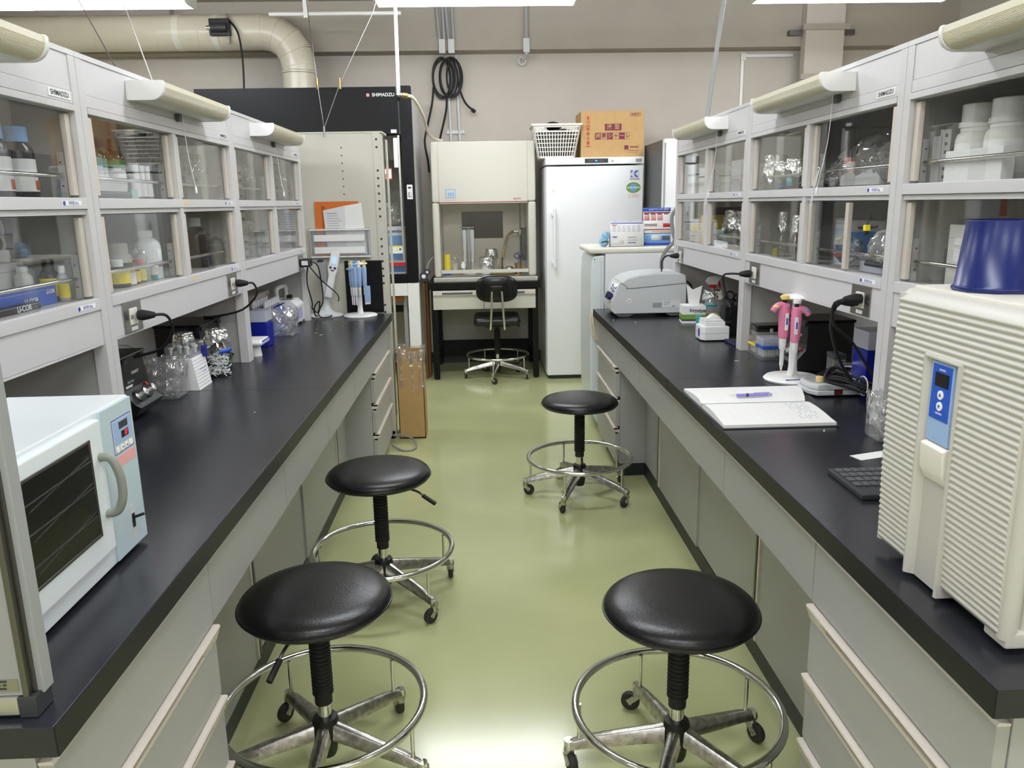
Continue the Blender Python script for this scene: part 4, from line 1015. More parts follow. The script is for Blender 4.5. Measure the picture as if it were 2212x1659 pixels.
P('body', G().blob((0, 0, .032), .03, 16, 10, .12, 2, (1, .8, 1)), 'blue_glove', t)
P('head', G().blob((.012, -.002, .068), .024, 16, 10, .12, 5), 'blue_glove', t)
P('ribbon', G().tube([(-.02, -.028, .028), (.0, -.031, .034), (.022, -.026, .03)], .0035, 6), 'charcoal', t)

# wooden boards between hood and desk
for q, (x, y, h, lean, lab) in enumerate(((-.487, 6.56, .80, .006, 'brown wooden board standing between the fume hood and the desk, against the hood'), (-.468, 6.60, .81, .004, 'middle brown wooden board standing between the fume hood and the desk'))):
    one('wooden_board', G().box(-.008, .008, -.09, .09, 0, h).rz(0), 'wood', lab, 'board', loc=(x, y, .001), bev=.001)
t = T('strap_clamp', 'grey clamp with white round pads on top of the wooden boards', 'clamp', (-.477, 6.5, .812))
P('arm', G().box(-.02, .022, -.03, .06, 0, .02), 'charcoal', t, bev=.003)
P('knuckle', G().cyl((-.008, -.035, .045), (-.008, -.01, .045), .034, n=20).cyl((.018, .0, .075), (.018, .03, .075), .026, n=20), 'charcoal', t)
P('pad', G().cyl((-.008, -.037, .045), (-.008, -.034, .045), .017, n=18).cyl((.018, -.002, .075), (.018, .002, .075), .012, n=18), 'paper', t)
# ---------------------------------------------------------------- things on the left bench
ZB = .8005
t = T('white_cabinet_panel', 'white flat panelled case with aluminium edges standing at the bench end before the oven', 'case', (-.79, .92, ZB))
box_part(t, 'front_sheet', 'grey_sheet', -1.0, -.596, .905, .909, .832, 1.27)
box_part(t, 'core', 'grey_light', -1.0, -.592, .909, .938, .83, 1.27)
box_part(t, 'edge_profile', 'steel_dark', -.596, -.588, .903, .912, .83, 1.27, .001)
box_part(t, 'edge_profile', 'steel_dark', -.592, -.585, .912, .918, .832, 1.27)
box_part(t, 'edge_strip', 'grey', -.588, -.577, .918, .94, .826, 1.27, .001)
box_part(t, 'bottom_rail', 'alu', -1.0, -.602, .9, .925, .806, .831, .002)
box_part(t, 'corner_foot', 'charcoal', -.604, -.58, .902, .94, .8006, .83, .002)
box_part(t, 'foot', 'charcoal', -.98, -.95, .905, .935, .8006, .808)
lb = box_part(t, 'rating_plate', 'steel', -.70, -.6, .9042, .9052, .838, .855)
for r_ in range(3):
    x = -.695
    while x < -.612:
        w_ = rng.uniform(.004, .014); box_part(lb, 'print_line', 'charcoal', x, min(x + w_, -.606), .9036, .9044, .841 + r_ * .005, .8435 + r_ * .005); x += w_ + .003

t = T('incubator_oven', 'white bench incubator with a dark glass door and pale blue control panel', 'oven', (-.78, 1.24, ZB))
OX, OB = -.672, -.893
box_part(t, 'body', 'white_cool', OB, OX, 1.03, 1.457, .808, 1.093, .004)
for y in (1.06, 1.43):
    for x in (-.86, -.70): P('foot', G().cyl((x, y, .8005), (x, y, .809), .014, n=12), 'rubber', t, w=True)
d = P('door', G().box(OX - .002, OX + .012, 1.036, 1.318, .848, 1.083), 'white_cool', t, bev=.004, w=True)
P('window', G().box(OX + .008, OX + .0135, 1.062, 1.268, .893, 1.055), 'black_gloss', d, bev=.0025, w=True)
P('window_frame', G().box(OX + .0115, OX + .0145, 1.058, 1.272, .889, .894).box(OX + .0115, OX + .0145, 1.058, 1.272, 1.054, 1.059).box(OX + .0115, OX + .0145, 1.267, 1.272, .889, 1.059).box(OX + .0115, OX + .0145, 1.058, 1.063, .889, 1.059), 'steel_dark', d, w=True, bev=.001)
g = G()
for zq in (.925, .975, 1.02):
    g.cyl((OX + .0142, 1.08, zq - .012), (OX + .0142, 1.26, zq + .012), .0006, n=4)
    g.cyl((OX + .0142, 1.066, zq), (OX + .0142, 1.264, zq + .004), .001, n=4)
P('wire_shelf', g, 'steel_dark', d, w=True)
P('handle', G().tube([(OX + .008, 1.3, 1.02), (OX + .03, 1.3, 1.017), (OX + .041, 1.3, .99), (OX + .043, 1.3, .968), (OX + .041, 1.3, .945), (OX + .03, 1.3, .922), (OX + .008, 1.3, .918)], .0075, 10), 'handle_grey', d, w=True)
cpn = P('control_panel', G().box(OX - .002, OX + .005, 1.332, 1.4555, .812, 1.09), 'blue_panel', t, bev=.002, w=True)
o = OX + .0055
box_part(cpn, 'decal', 'grey_light', OX, o, 1.368, 1.446, .999, 1.063, .002)
box_part(cpn, 'decal_line', 'ink_blue', OX, o - .0002, 1.3665, 1.4475, .9975, 1.0645, .002)
box_part(cpn, 'decal_field', 'blue_pale', OX, o + .0004, 1.372, 1.441, 1.016, 1.059)
dd = box_part(cpn, 'display', 'charcoal', OX, o + .0008, 1.394, 1.428, 1.042, 1.055)
d2 = box_part(cpn, 'display', 'black', OX, o + .0008, 1.4, 1.428, 1.024, 1.037)
text('37', .0125, (o + .0012, 1.418, 1.0305), FXP, 'led', d2, w=True, bold=.01)
for q in range(4):
    P('button', G().cyl((o, 1.381 + q * .0175, 1.0075), (o + .0012, 1.381 + q * .0175, 1.0075), .0058, n=16), 'paper', cpn, w=True)
    if q in (1, 2): P('button_mark', G().prism([(1.379 + q * .0175, 1.0075 + (.002 if q == 1 else -.002)), (1.383 + q * .0175, 1.0075 + (.002 if q == 1 else -.002)), (1.381 + q * .0175, 1.0075 + (-.002 if q == 1 else .002))], o + .001, o + .0018, 'x'), 'ink_blue', cpn, w=True)
box_part(cpn, 'tape_label', 'pink_pale', OX, o, 1.374, 1.447, .975, .995)
sw = box_part(cpn, 'switch_plate', 'grey_light', OX, o, 1.394, 1.412, .825, .893, .001)
box_part(sw, 'switch', 'black', OX, o + .002, 1.399, 1.407, .85, .876)
P('switch_lever', G().tube([(o, 1.403, .868), (o + .02, 1.406, .874)], .003, 6, smooth=False), 'black', sw, w=True)
for q in range(3): box_part(t, 'vent_slot', 'grey', OB + .03, OB + .06, 1.06 + q * .008, 1.063 + q * .008, 1.0925, 1.0935)

def diskboy(x, y0, y1, s, label, second=True):
    """black infrared burner box; face towards the aisle (direction -s)"""
    t = T('burner_box', label, 'burner', (x, y0, ZB))
    X = lambda d: x + s * d
    pf = [(X(0), .99), (X(0), .892), (X(-.035), .85), (X(-.05), .842), (X(-.03), .815), (X(0), .812), (X(.17), .812), (X(.17), .99)]
    P('body', G().prism(pf, y0, y1, 'y'), 'black', t, bev=.002, w=True)
    P('lid', G().box(X(-.006), X(.175), y0 - .006, y1 + .006, .988, .998), 'black_gloss', t, bev=.004, w=True)
    for yy in (y0 + .025, y1 - .025):
        for d_ in (.0, .14): P('foot', G().cyl((X(d_ + .02), yy, .8006), (X(d_ + .02), yy, .813), .01, n=10), 'rubber', t, w=True)
        P('lid_clip', G().box(X(-.009), X(-.004), yy - .016, yy + .016, .974, .986), 'charcoal', t, bev=.001, w=True)
    w_ = y1 - y0; rot = FXP if s < 0 else FXN; q = 1 if s < 0 else -1; ym = (y0 + y1) / 2
    text('DISKBOY', .0125, (X(-.0006), ym + q * .012, .937), rot, 'paper', t, w=True, bold=.02)
    text('DKC3100', .0105, (X(-.0006), ym - q * .025, .912), rot, 'grey_light', t, w=True, bold=.01)
    P('label', G().box(X(-.0006), X(.001), ym - q * .06, ym - q * .015, .896, .903), 'paper_grey', t, w=True)
    for qq in (-1, 1):
        yy = ym + q * qq * .03
        k_ = P('knob', G().lathe([(0, 0), (.02, 0), (.021, .006), (.017, .012), (.012, .03), (0, .032)], (0, 0, 0), 18).xf(Matrix.Translation((X(-.02), yy, .868)) @ Matrix.Rotation(s * radians(-58) * -1 if False else (radians(-58) if s > 0 else radians(58)), 4, 'Y')), 'foil_dull', t, w=True, sm=30)
    P('indicator', G().cyl((X(-.004), ym + q * .055, .886), (X(-.012), ym + q * .055, .89), .005, n=10), 'red', t, w=True)
    return t
diskboy(-1.095, 2.345, 2.515, -1, 'black burner box with chrome knobs beside the incubator oven')
diskboy(-1.085, 3.0, 3.235, -1, 'black burner box behind the foil topped jar of tips')

# glass dome at the back
t = T('glass_dome', 'round glass dome with a dark base behind the first black burner box', 'dome', (-1.26, 2.72, ZB))
P('dome', G().lathe([(.085, .03), (.088, .07), (.078, .12), (.055, .155), (.025, .172), (0, .176)], (0, 0, 0), 32), 'glass_clear', t)
P('base', G().lathe([(0, 0), (.095, 0), (.095, .02), (.088, .03), (0, .03)], (0, 0, 0), 32), 'charcoal', t)
P('stopper', G().blob((0, 0, .07), .045, 16, 10, .02, 2, (1, 1, .6)), 'grey_dark', t)

def bag_jar(name, label, cx, cy, w_, d_, h, seed, content='film', over=.5, lid=True, extra=None):
    """clear square jar with a plastic bag turned over its rim"""
    t = T(name, label, 'jar', (cx, cy, ZB))
    P('jar', G().box(-w_ / 2, w_ / 2, -d_ / 2, d_ / 2, .001, h * .82), 'plastic_clear', t, bev=.012, seg=3)
    rr = random.Random(seed); ph = [rr.uniform(0, 6) for _ in range(5)]
    def fn(a, b):
        th = a * 2 * pi; m = (abs(cos(th)) ** 4 + abs(sin(th)) ** 4) ** -.25
        wv = .5 * sin(9 * th + ph[0]) + .35 * sin(17 * th + ph[1]) + .3 * sin(5 * th + ph[2])
        if b < .55:
            f = b / .55; k = 1.04 + .35 * f * (1 - f) * (.8 + wv * .5) + .06 * wv * f; z = h * (.45 + .57 * f) + .01 * wv
        else:
            f = (b - .55) / .45; k = 1.02 - .12 * f + .04 * wv; z = h * (1.02 - .5 * f) + .008 * wv
        return Vector((cos(th) * m * w_ / 2 * k, sin(th) * m * d_ / 2 * k, z))
    P('bag', G().grid(fn, 56, 12), 'film', t, sm=50)
    P('bag_bottom', G().blob((0, 0, h * .33), min(w_, d_) * .44, 16, 10, .12, seed, (w_ / min(w_, d_), d_ / min(w_, d_), h * .3 / (min(w_, d_) * .44))), 'film', t, sm=40)
    return t
bag_jar('bag_lined_jar', 'clear square jar lined with a plastic bag beside the lined white box', -1.083, 2.662, .1, .11, .135, 3)

t = T('tip_box', 'white card box with blue lines and an open clear lid full of tips', 'box', (-1.06, 2.81, ZB))
pf = [(-1.125, .8006), (-1.01, .8006), (-1.03, .915), (-1.12, .915)]
P('card_body', G().prism([(-1.03, .915), (-1.012, .8006), (-1.13, .8006), (-1.12, .915)], 2.745, 2.875, 'y'), 'paper', t, w=True, bev=.001)
for q in range(9):
    z = .812 + q * .0115; f = (z - .8) / .115; xx = -1.012 - .018 * f + .0006
    P('ruled_line', G().box(xx - .0012, xx, 2.747, 2.873, z, z + .0012), 'ink_grey', t, w=True)
text('Combitips advanced', .0085, (-1.0215, 2.825, .868), FXP, 'ink_blue', t, w=True)
text('eppendorf', .0085, (-1.0195, 2.832, .856), FXP, 'ink_blue', t, w=True)
P('tip_tray', G().box(-1.12, -1.032, 2.75, 2.87, .915, .928), 'plastic_milky', t, w=True)
for q in range(10): P('tip', G().lathe([(0, 0), (.004, 0), (.006, .018), (.009, .02), (.009, .026), (0, .026)], (-1.105 + (q % 2) * .045 + .012 * (q % 3), 2.762 + (q // 2) * .023, .9285), 10), 'tips', t, w=True)
P('clear_lid', G().box(-1.12, -1.028, 2.742, 2.878, .93, .965), 'plastic_clear', t, w=True, bev=.002)
P('blue_clip', G().prism([(2.842, .945), (2.862, .945), (2.859, .905), (2.852, .902)], -1.03, -1.012, 'x'), 'blue_tip', t, w=True, bev=.002)

def foil_jar(label, x, y, r, h, fill=None, seed=1, tape=False, name='foil_jar'):
    t = T(name, label, 'jar', (x, y, ZB))
    hn = h * .83
    P('glass', G().lathe([(0, .002), (r * .9, 0), (r, .008), (r, hn * .72), (r * .95, hn * .8), (r * .78, hn * .9), (r * .72, hn), (r * .72, h * .97)], (0, 0, 0), 32), 'glass_clear', t, sm=50)
    foil_top(t, r * .76, h, h * .2, seed, .02)
    if fill:
        rr = random.Random(seed)
        if fill == 'tips':
            g = G()
            for q in range(150):
                a, zz, ra = rr.uniform(0, 6.28), rr.uniform(.012, h * .45), r * .8 * rr.random() ** .5
                c = Vector((ra * cos(a), ra * sin(a), zz)); d = Vector((rr.uniform(-1, 1), rr.uniform(-1, 1), rr.uniform(-.6, .6))).normalized() * .016
                e = c + d
                if math.hypot(e.x, e.y) > r * .93: e = c - d
                if math.hypot(e.x, e.y) > r * .93: continue
                g.cyl(c, e, .0027, .0012, 6)
            P('loose_tips', g, 'tips', t, kind='stuff')
        else: P('contents', G().blob((0, 0, h * .12), r * .8, 16, 8, .12, seed, (1, 1, h * .14 / (r * .8))), fill, t)
    if tape:
        P('tape_label', G().grid(lambda a, b: Vector((r * 1.01 * cos(radians(-65 + 100 * a)), r * 1.01 * sin(radians(-65 + 100 * a)), hn * (.62 + .05 * a) + b * .016)), 12, 1), 'blue', t, thick=.0004)
    return t
foil_jar('glass jar of loose tips with foil lid and blue tape', -1.015, 2.975, .05, .185, 'tips', 4, True)
foil_jar('foil capped glass jar behind the jar of loose tips', -1.125, 3.03 - .09, .045, .18, 'tips', 9)

t = T('label_printer', 'small white round edged device on a stand before the second burner box', 'device', (-1.0, 3.4, ZB))
P('column', G().lathe([(0, 0), (.03, 0), (.026, .03), (.026, .05), (0, .05)], (0, 0, 0), 24), 'white', t)
P('head', G().box(-.045, .05, -.06, .075, .05, .075), 'white', t, bev=.012, seg=3)
P('blue_trim', G().box(-.038, .0515, -.05, .066, .066, .0715), 'ink_blue', t, bev=.003)

t = T('tip_rack_box', 'royal blue pipette tip box with a clear lid beside the bagged jar', 'tip box', (-1.035, 3.66, ZB))
g = G().box(-.035, .036, -.05, .05, 0, .115)
P('base', g, 'blue_tip', t, bev=.003)
for q in range(5): P('flute', G().cyl((.0365, -.04 + q * .02, .004), (.0365, -.04 + q * .02, .105), .006, n=8), 'blue_tip', t)
P('lid', G().box(-.037, .038, -.052, .052, .116, .168), 'plastic_milky', t, bev=.003)
bag_jar('bag_lined_jar', 'rounded clear jar with a crumpled bag between the blue tip box and the pump', -1.004, 3.96, .115, .135, .135, 8)

t = T('tube_rack', 'blue rack of capped column tubes behind the rounded clear jar', 'rack', (-1.13, 4.1, ZB))
for q in range(2): P('rack_bar', G().box(-.055 + q * .06, -.005 + q * .06, -.14, .17, .0, .105), 'blue', t, bev=.003)
for r_ in range(2):
    for q in range(7):
        y = -.12 + q * .042; x = -.03 + r_ * .06
        tb = P('tube', G().cyl((x, y, .105), (x, y, .135), .009, n=12), 'plastic_milky', t)
        P('cap', G().cyl((x, y, .135), (x, y, .168), .0085, n=12), 'tips', tb)
        P('valve', G().box(x - .012, x + .012, y - .014, y + .014, .116, .124).cyl((x + .012, y, .12), (x + .03, y + .014, .128), .003, n=6), 'blue_tip', tb)

t = T('vacuum_pump', 'white boxy vacuum pump with a carrying handle at the bench end', 'pump', (-1.06, 4.36, ZB))
P('case', G().prism([(-.08, .012), (.05, .012), (.05, .105), (.02, .135), (-.08, .135)], -.08, .085, 'y'), 'white', t, bev=.006)
for x in (-.06, .03):
    for y in (-.07, .07): P('foot', G().cyl((x, y, 0), (x, y, .014), .01, n=10), 'white_warm', t)
P('handle', G().tube([(-.06, -.06, .13), (-.06, -.065, .185), (-.055, -.04, .2), (-.05, .05, .2), (-.045, .08, .19), (-.045, .082, .13)], .011, 10), 'white', t)
P('grille', G().box(-.04, .012, -.05, -.01, .1345, .137), 'grey_dark', t)
P('control_knob', G().box(-.03, .0, .02, .05, .134, .155), 'black', t, bev=.005)
P('label', G().box(.0495, .051, -.075, .02, .03, .09), 'purple_pale', t)
t = T('suction_manifold', 'milky plastic suction manifold on stand legs behind the blue tube rack', 'manifold', (-1.22, 4.2, ZB))
P('tray', G().box(-.05, .05, -.15, .15, .16, .19), 'tray_beige', t, bev=.006)
for y in (-.13, .13): P('leg', G().cyl((0, y, 0), (0, y, .162), .012, n=10), 'plastic_milky', t)
P('funnel', G().lathe([(.004, .19), (.006, .24), (.035, .265), (.037, .28)], (0, .11, 0), 20), 'plastic_milky', t)
P('rod', G().cyl((-.01, -.1, .19), (-.01, -.12, .27), .008, n=10), 'plastic_milky', t)

t = T('pipette_aid', 'white electric pipette resting on a tall charging stand', 'pipette', (-.925, 4.63, ZB))
P('stand_base', G().lathe([(0, 0), (.097, 0), (.099, .005), (.09, .012), (.055, .022), (.03, .04), (.021, .07), (.019, .12), (.022, .2), (0, .2)], (0, 0, 0), 40), 'grey_light', t, sm=60)
P('stand_holder', G().box(-.027, .02, -.02, .02, .195, .315), 'grey', t, bev=.006)
P('stand_cap', G().box(-.03, .0, -.018, .018, .312, .328), 'navy', t, bev=.003)
M_ = Matrix.Translation((.05, -.035, .22)) @ Matrix.Rotation(radians(12), 4, 'Y') @ Matrix.Rotation(radians(-6), 4, 'X')
bd = P('handle_body', G().prism([(-.022, -.11), (.018, -.11), (.02, .02), (.026, .05), (.024, .14), (.012, .158), (-.012, .158), (-.026, .14), (-.028, .05), (-.018, .02)], -.018, .018, 'y').xf(M_), 'white', t, bev=.006)
P('screen', G().box(-.014, .012, -.02, -.0175, .085, .128).xf(M_), 'lcd_pale', bd)
P('keys', G().cyl((-.014, -.0175, .062), (-.014, -.021, .062), .007, n=12).cyl((.012, -.0175, .062), (.012, -.021, .062), .007, n=12).box(-.009, .009, -.021, -.0175, .044, .05).xf(M_), 'navy', bd)
text('eppendorf', .011, (.03, -.085, .0165), (radians(20), 0, 0), 'ink_blue', t)

def carousel(label, x, y, pip, h=.31, colour='white', group=None):
    t = T('pipette_stand', label, 'pipette stand', (x, y, ZB))
    P('base', G().lathe([(0, 0), (.095, 0), (.098, .006), (.09, .014), (.03, .018), (0, .018)], (0, 0, 0), 40), 'white', t, sm=60)
    P('column', G().lathe([(0, .016), (.018, .016), (.0145, .05), (.0135, h - .02), (0, h - .02)], (0, 0, 0), 20), 'white', t)
    P('hook_ring', G().lathe([(0, h - .018), (.05, h - .012), (.056, h - .006), (.05, h), (.02, h + .004), (0, h + .004)], (0, 0, 0), 24), 'white', t)
    return t
t = carousel('white pipette stand of pale blue pipettes before the black board', -.72, 4.585, None)
for q, (a, mm) in enumerate(((-150, 'yellow_soft'), (-105, 'blue_light'), (-75, 'white'), (-30, 'yellow_soft'), (-125, 'white'))):
    a = radians(a); x, y = .043 * cos(a), .043 * sin(a)
    pp = P('pipette', G().lathe([(0, .075), (.0035, .075), (.0045, .12), (.0075, .125), (.0085, .175), (.012, .18), (.0135, .225), (.015, .285), (.01, .29), (0, .29)], (x, y, 0), 16), 'blue_pale', t)
    P('shaft', G().lathe([(0, .07), (.0038, .07), (.005, .122), (.008, .126), (.009, .172), (0, .172)], (x, y, 0), 14), 'white', pp)
    P('finger_hook', G().box(x - .026, x + .004, y - .012, y + .006, .272, .28), 'blue_pale', pp, bev=.003)
    P('push_button', G().cyl((x, y, .288), (x, y, .322), .011, n=14), mm, pp, bev=.002)
P('multichannel_head', G().box(.04, .07, -.05, -.035, .085, .18), 'blue_pale', t, bev=.003)
P('multichannel_tips', G().box(.042, .068, -.047, -.038, .075, .086), 'tips', t)
text('eppendorf', .011, (.035, -.06, .0172), (radians(4), 0, radians(8)), 'ink_blue', t)

t = T('power_adapter', 'black power adapter plugged into the outlet next to the perforated rack', 'adapter', (-.99, 4.33, 1.11))
P('block', G().box(-.982, -.93, 4.29, 4.37, 1.112, 1.155), 'black', t, bev=.004, w=True)
P('label', G().box(-.972, -.938, 4.2885, 4.2902, 1.122, 1.146), 'paper_grey', t, w=True)
P('lead', G().tube([(-.93, 4.33, 1.14), (-.90, 4.36, 1.11), (-.895, 4.4, 1.0), (-.915, 4.5, .9), (-.95, 4.52, .84), (-.93, 4.5, .81), (-.88, 4.53, .812), (-.9, 4.62, .815)], .0035, 6), 'black', t, w=True)
P('lead', G().tube([(-.95, 4.33, 1.112), (-.965, 4.36, 1.02), (-.965, 4.45, .9), (-.985, 4.53, .86), (-.955, 4.55, .83), (-.94, 4.52, .9), (-.965, 4.5, .87), (-.97, 4.54, .815), (-.92, 4.56, .812)], .004, 6), 'black', t, w=True)
P('lead', G().tube([(-.94, 4.33, 1.112), (-.9, 4.42, 1.03), (-.85, 4.6, .93), (-.86, 4.68, .88)], .0035, 6), 'black', t, w=True)

def plug_lead(label, s, xf, y, z, pts):
    t = T('power_plug', label, 'plug', (xf, y, z))
    P('plug', G().lathe([(0, 0), (.014, 0), (.0155, .012), (.012, .03), (.008, .045), (0, .046)], (0, 0, 0), 14).xf(Matrix.Translation((xf, y, z)) @ Matrix.Rotation(radians(-90) * s, 4, 'Y')), 'rubber', t, w=True)
    P('lead', G().tube([(xf - s * .044, y, z)] + pts, .0042, 8), 'rubber', t, w=True)
plug_lead('black plug and lead of the burner box in the first outlet over the oven bench', -1, -.972, 2.235, 1.14, [(-.90, 2.25, 1.135), (-.895, 2.27, 1.09), (-.95, 2.31, 1.03), (-1.05, 2.35, 1.0)])
plug_lead('black plug and lead in the middle outlet, above the foil topped jars', -1, -.972, 3.14, 1.14, [(-.91, 3.16, 1.135), (-.905, 3.17, 1.09), (-.97, 3.18, 1.03), (-1.08, 3.19, 1.004), (-1.13, 3.19, 1.003)])
# far side of the bench, seen through the gap
t = T('balance', 'flat white laboratory balance on the outer side of the oven bench', 'balance', (-1.62, 2.85 + .9, ZB))
P('platform', G().box(-.14, .14, -.2, .2, .07, .1), 'white', t, bev=.01)
for x in (-.1, .1):
    for y in (-.15, .15): P('foot', G().cyl((x, y, 0), (x, y, .072), .016, n=12), 'charcoal', t)
# small scraps on the worktop
for q, (x, y, a, l) in enumerate(((-.86, 4.0, .2, .014), (-.82, 3.93, .9, .02), (-.8, 4.08, 2.2, .008), (-.76, 4.2, .4, .006), (-.70, 4.3, 1.2, .006), (-.88, 4.12, .5, .006), (-.73, 2.42, .3, .007))):
    one('paper_scrap', G().box(-l / 2, l / 2, -.0012, .0012, 0, .0006).rz(a), 'paper', 'tiny white paper scrap on the black worktop of the oven bench', 'scrap', 'paper scraps on the oven bench', loc=(x, y, ZB))
one('floor_cable', G().tube([(-.575, 4.62, .06), (-.52, 4.66, .05), (-.46, 4.64, .03), (-.43, 4.58, .012), (-.44, 4.5, .006), (-.5, 4.48, .006), (-.575, 4.55, .02)], .006, 8), 'cable_grey', 'grey cable looping out over the floor beside the cardboard bin', 'cable')
# ---------------------------------------------------------------- things on the right bench
t = T('ridged_incubator', 'large beige incubator with a ridged door and blue control strip', 'incubator', (.88, 1.13, ZB))
IX, IY0, IY1, IZ0, IZ1 = .70, .955, 1.315, .815, 1.282
box_part(t, 'body', 'ridge', IX + .035, 1.078, IY0 + .006, IY1 - .006, IZ0, IZ1 - .004, .012)
n = 42
pf = [(IX + .04, IZ0 + .004), (IX + .014, IZ0 + .006)]
dz = (IZ1 - IZ0 - .03) / n
for i in range(n):
    z = IZ0 + .012 + i * dz; f = i / n
    xo = IX + .006 - .006 * sin(pi * min(1, f * 1.05))
    for q in range(6): pf.append((xo + .0026 * (.5 + .5 * cos(2 * pi * q / 6)), z + dz * q / 6))
pf += [(IX + .01, IZ1 - .016), (IX + .022, IZ1 - .005), (IX + .04, IZ1 - .002)]
ncut = next(i for i, p in enumerate(pf) if p[1] > 1.182)
top = [(IX + .04, 1.182)] + pf[ncut:]
d = P('door', G().prism(pf, IY0 + .012, 1.106, 'y'), 'ridge', t, w=True, sm=60)
P('door_face', G().prism(pf, 1.206, IY1 - .008, 'y'), 'ridge', d, w=True, sm=60)
P('door_face', G().prism(top, 1.106, 1.206, 'y'), 'ridge', d, w=True, sm=60)
for yy, a in ((IY0 + .012, -1), (IY1 - .008, 1)): P('door_end', G().cyl((IX + .02, yy, IZ0 + .008), (IX + .02, yy, IZ1 - .012), .0125, n=16), 'ridge', d, w=True)
ch = P('handle_channel', G().prism([(IX + .04, 1.106), (IX + .0005, 1.106), (IX - .001, 1.112), (IX + .012, 1.122), (IX + .012, 1.19), (IX - .001, 1.2), (IX + .0005, 1.206), (IX + .04, 1.206)], IZ0 - .006, 1.182, 'z'), 'ridge', d, w=True, sm=30)
P('channel_lip', G().box(IX - .001, IX + .03, 1.108, 1.204, 1.180, 1.186), 'ridge', d, w=True, bev=.002)
P('grip', G().prism([(IX - .003, 1.045), (IX + .014, 1.05), (IX + .014, .985), (IX + .008, .985), (IX - .001, 1.005)], 1.124, 1.188, 'y'), 'white_warm', d, w=True, bev=.003)
cp = P('control_strip', G().box(IX + .004, IX + .014, 1.126, 1.186, 1.05, 1.178), 'blue_pale', d, w=True, bev=.001)
cf = box_part(cp, 'control_field', 'blue', IX + .003, IX + .005, 1.131, 1.181, 1.088, 1.174)
box_part(cf, 'display', 'black', IX + .002, IX + .0035, 1.137, 1.172, 1.141, 1.162)
for z, up in ((1.128, 1), (1.110, -1)):
    P('button', G().cyl((IX + .003, 1.154, z), (IX + .0015, 1.154, z), .0072, n=18), 'paper', cf, w=True)
    P('button_mark', G().prism([(1.1515, z - .002 * up), (1.1565, z - .002 * up), (1.154, z + .003 * up)], IX + .0008, IX + .002, 'x'), 'ink_blue', cf, w=True)
for z in (1.167, 1.0985): box_part(cf, 'caption', 'purple_pale', IX + .0022, IX + .0035, 1.147, 1.163, z - .0015, z + .0015)
text('ASTEC', .006, (IX + .003, 1.156, 1.058), FXN, 'purple_pale', cp, w=True)
P('top_cover', G().box(IX + .03, 1.078, IY0 + .01, IY1 - .01, IZ1 - .006, IZ1 + .001), 'white_warm', t, w=True, bev=.002)
P('foot_corner', G().box(IX + .012, IX + .045, IY0, IY0 + .05, IZ0 - .004, IZ0 + .02), 'ridge', t, w=True, bev=.004)
for x in (IX + .06, 1.05):
    for y in (IY0 + .05, IY1 - .05): P('foot', G().cyl((x, y, .8006), (x, y, IZ0 + .002), .018, n=14), 'rubber', t, w=True)
ZI = IZ1 + .0015
t = T('blue_bucket', 'small royal blue pot standing on the ridged incubator', 'pot', (.797, 1.2, ZI))
pfb = [(0, 0), (.058, 0), (.0605, .003), (.0605, .007), (.057, .01), (.048, .107), (.044, .108), (.052, .012), (0, .012)]
P('body', G().lathe(pfb, (0, 0, 0), 9), 'blue_dark', t, sm=55)
P('inside', G().lathe([(0, .1), (.0455, .1)], (0, 0, 0), 9), 'navy', t)
P('handle', G().tube([(.03, -.02, .09), (.038, -.012, .112), (.06, .0, .13), (.085, .0, .13), (.1, .0, .11), (.1, .0, .06), (.052, 0, .03)], .008, 10), 'white_warm', t)
t = T('wrapped_beaker', 'clear cup with a pale skin coloured wrapping beside the blue pot', 'cup', (.86, 1.135, ZI))
P('cup', G().lathe([(0, 0), (.022, 0), (.03, .02), (.031, .045), (.027, .05)], (0, 0, 0), 10), 'pale_skin', t)
P('rim', G().lathe([(.027, .047), (.035, .047), (.034, .056), (.025, .058)], (0, 0, 0), 16), 'white', t)
P('wrapping', G().lathe([(.027, .056), (.027, .07), (.018, .085), (.006, .09), (0, .09)], (0, 0, 0), 9), 'film_dense', t)

t = T('keyboard', 'small grey wedge keyboard half hidden behind the ridged incubator', 'keyboard', (.88, 1.63, ZB))
P('case', G().box(-.088, .16, -.09, .085, 0, .012), 'charcoal', t, bev=.003)
for r_ in range(4):
    for q in range(6): P('key', G().box(-.078 + q * .019, -.062 + q * .019, .052 - r_ * .03, .074 - r_ * .03, .0115, .0155), 'grey_dark', t, bev=.001)
one('paper_slip', G().box(-.05, .05, -.02, .02, 0, .0006).rz(.3), 'paper', 'white paper slip on the worktop behind the keyboard', 'paper', loc=(.955, 1.83, ZB))

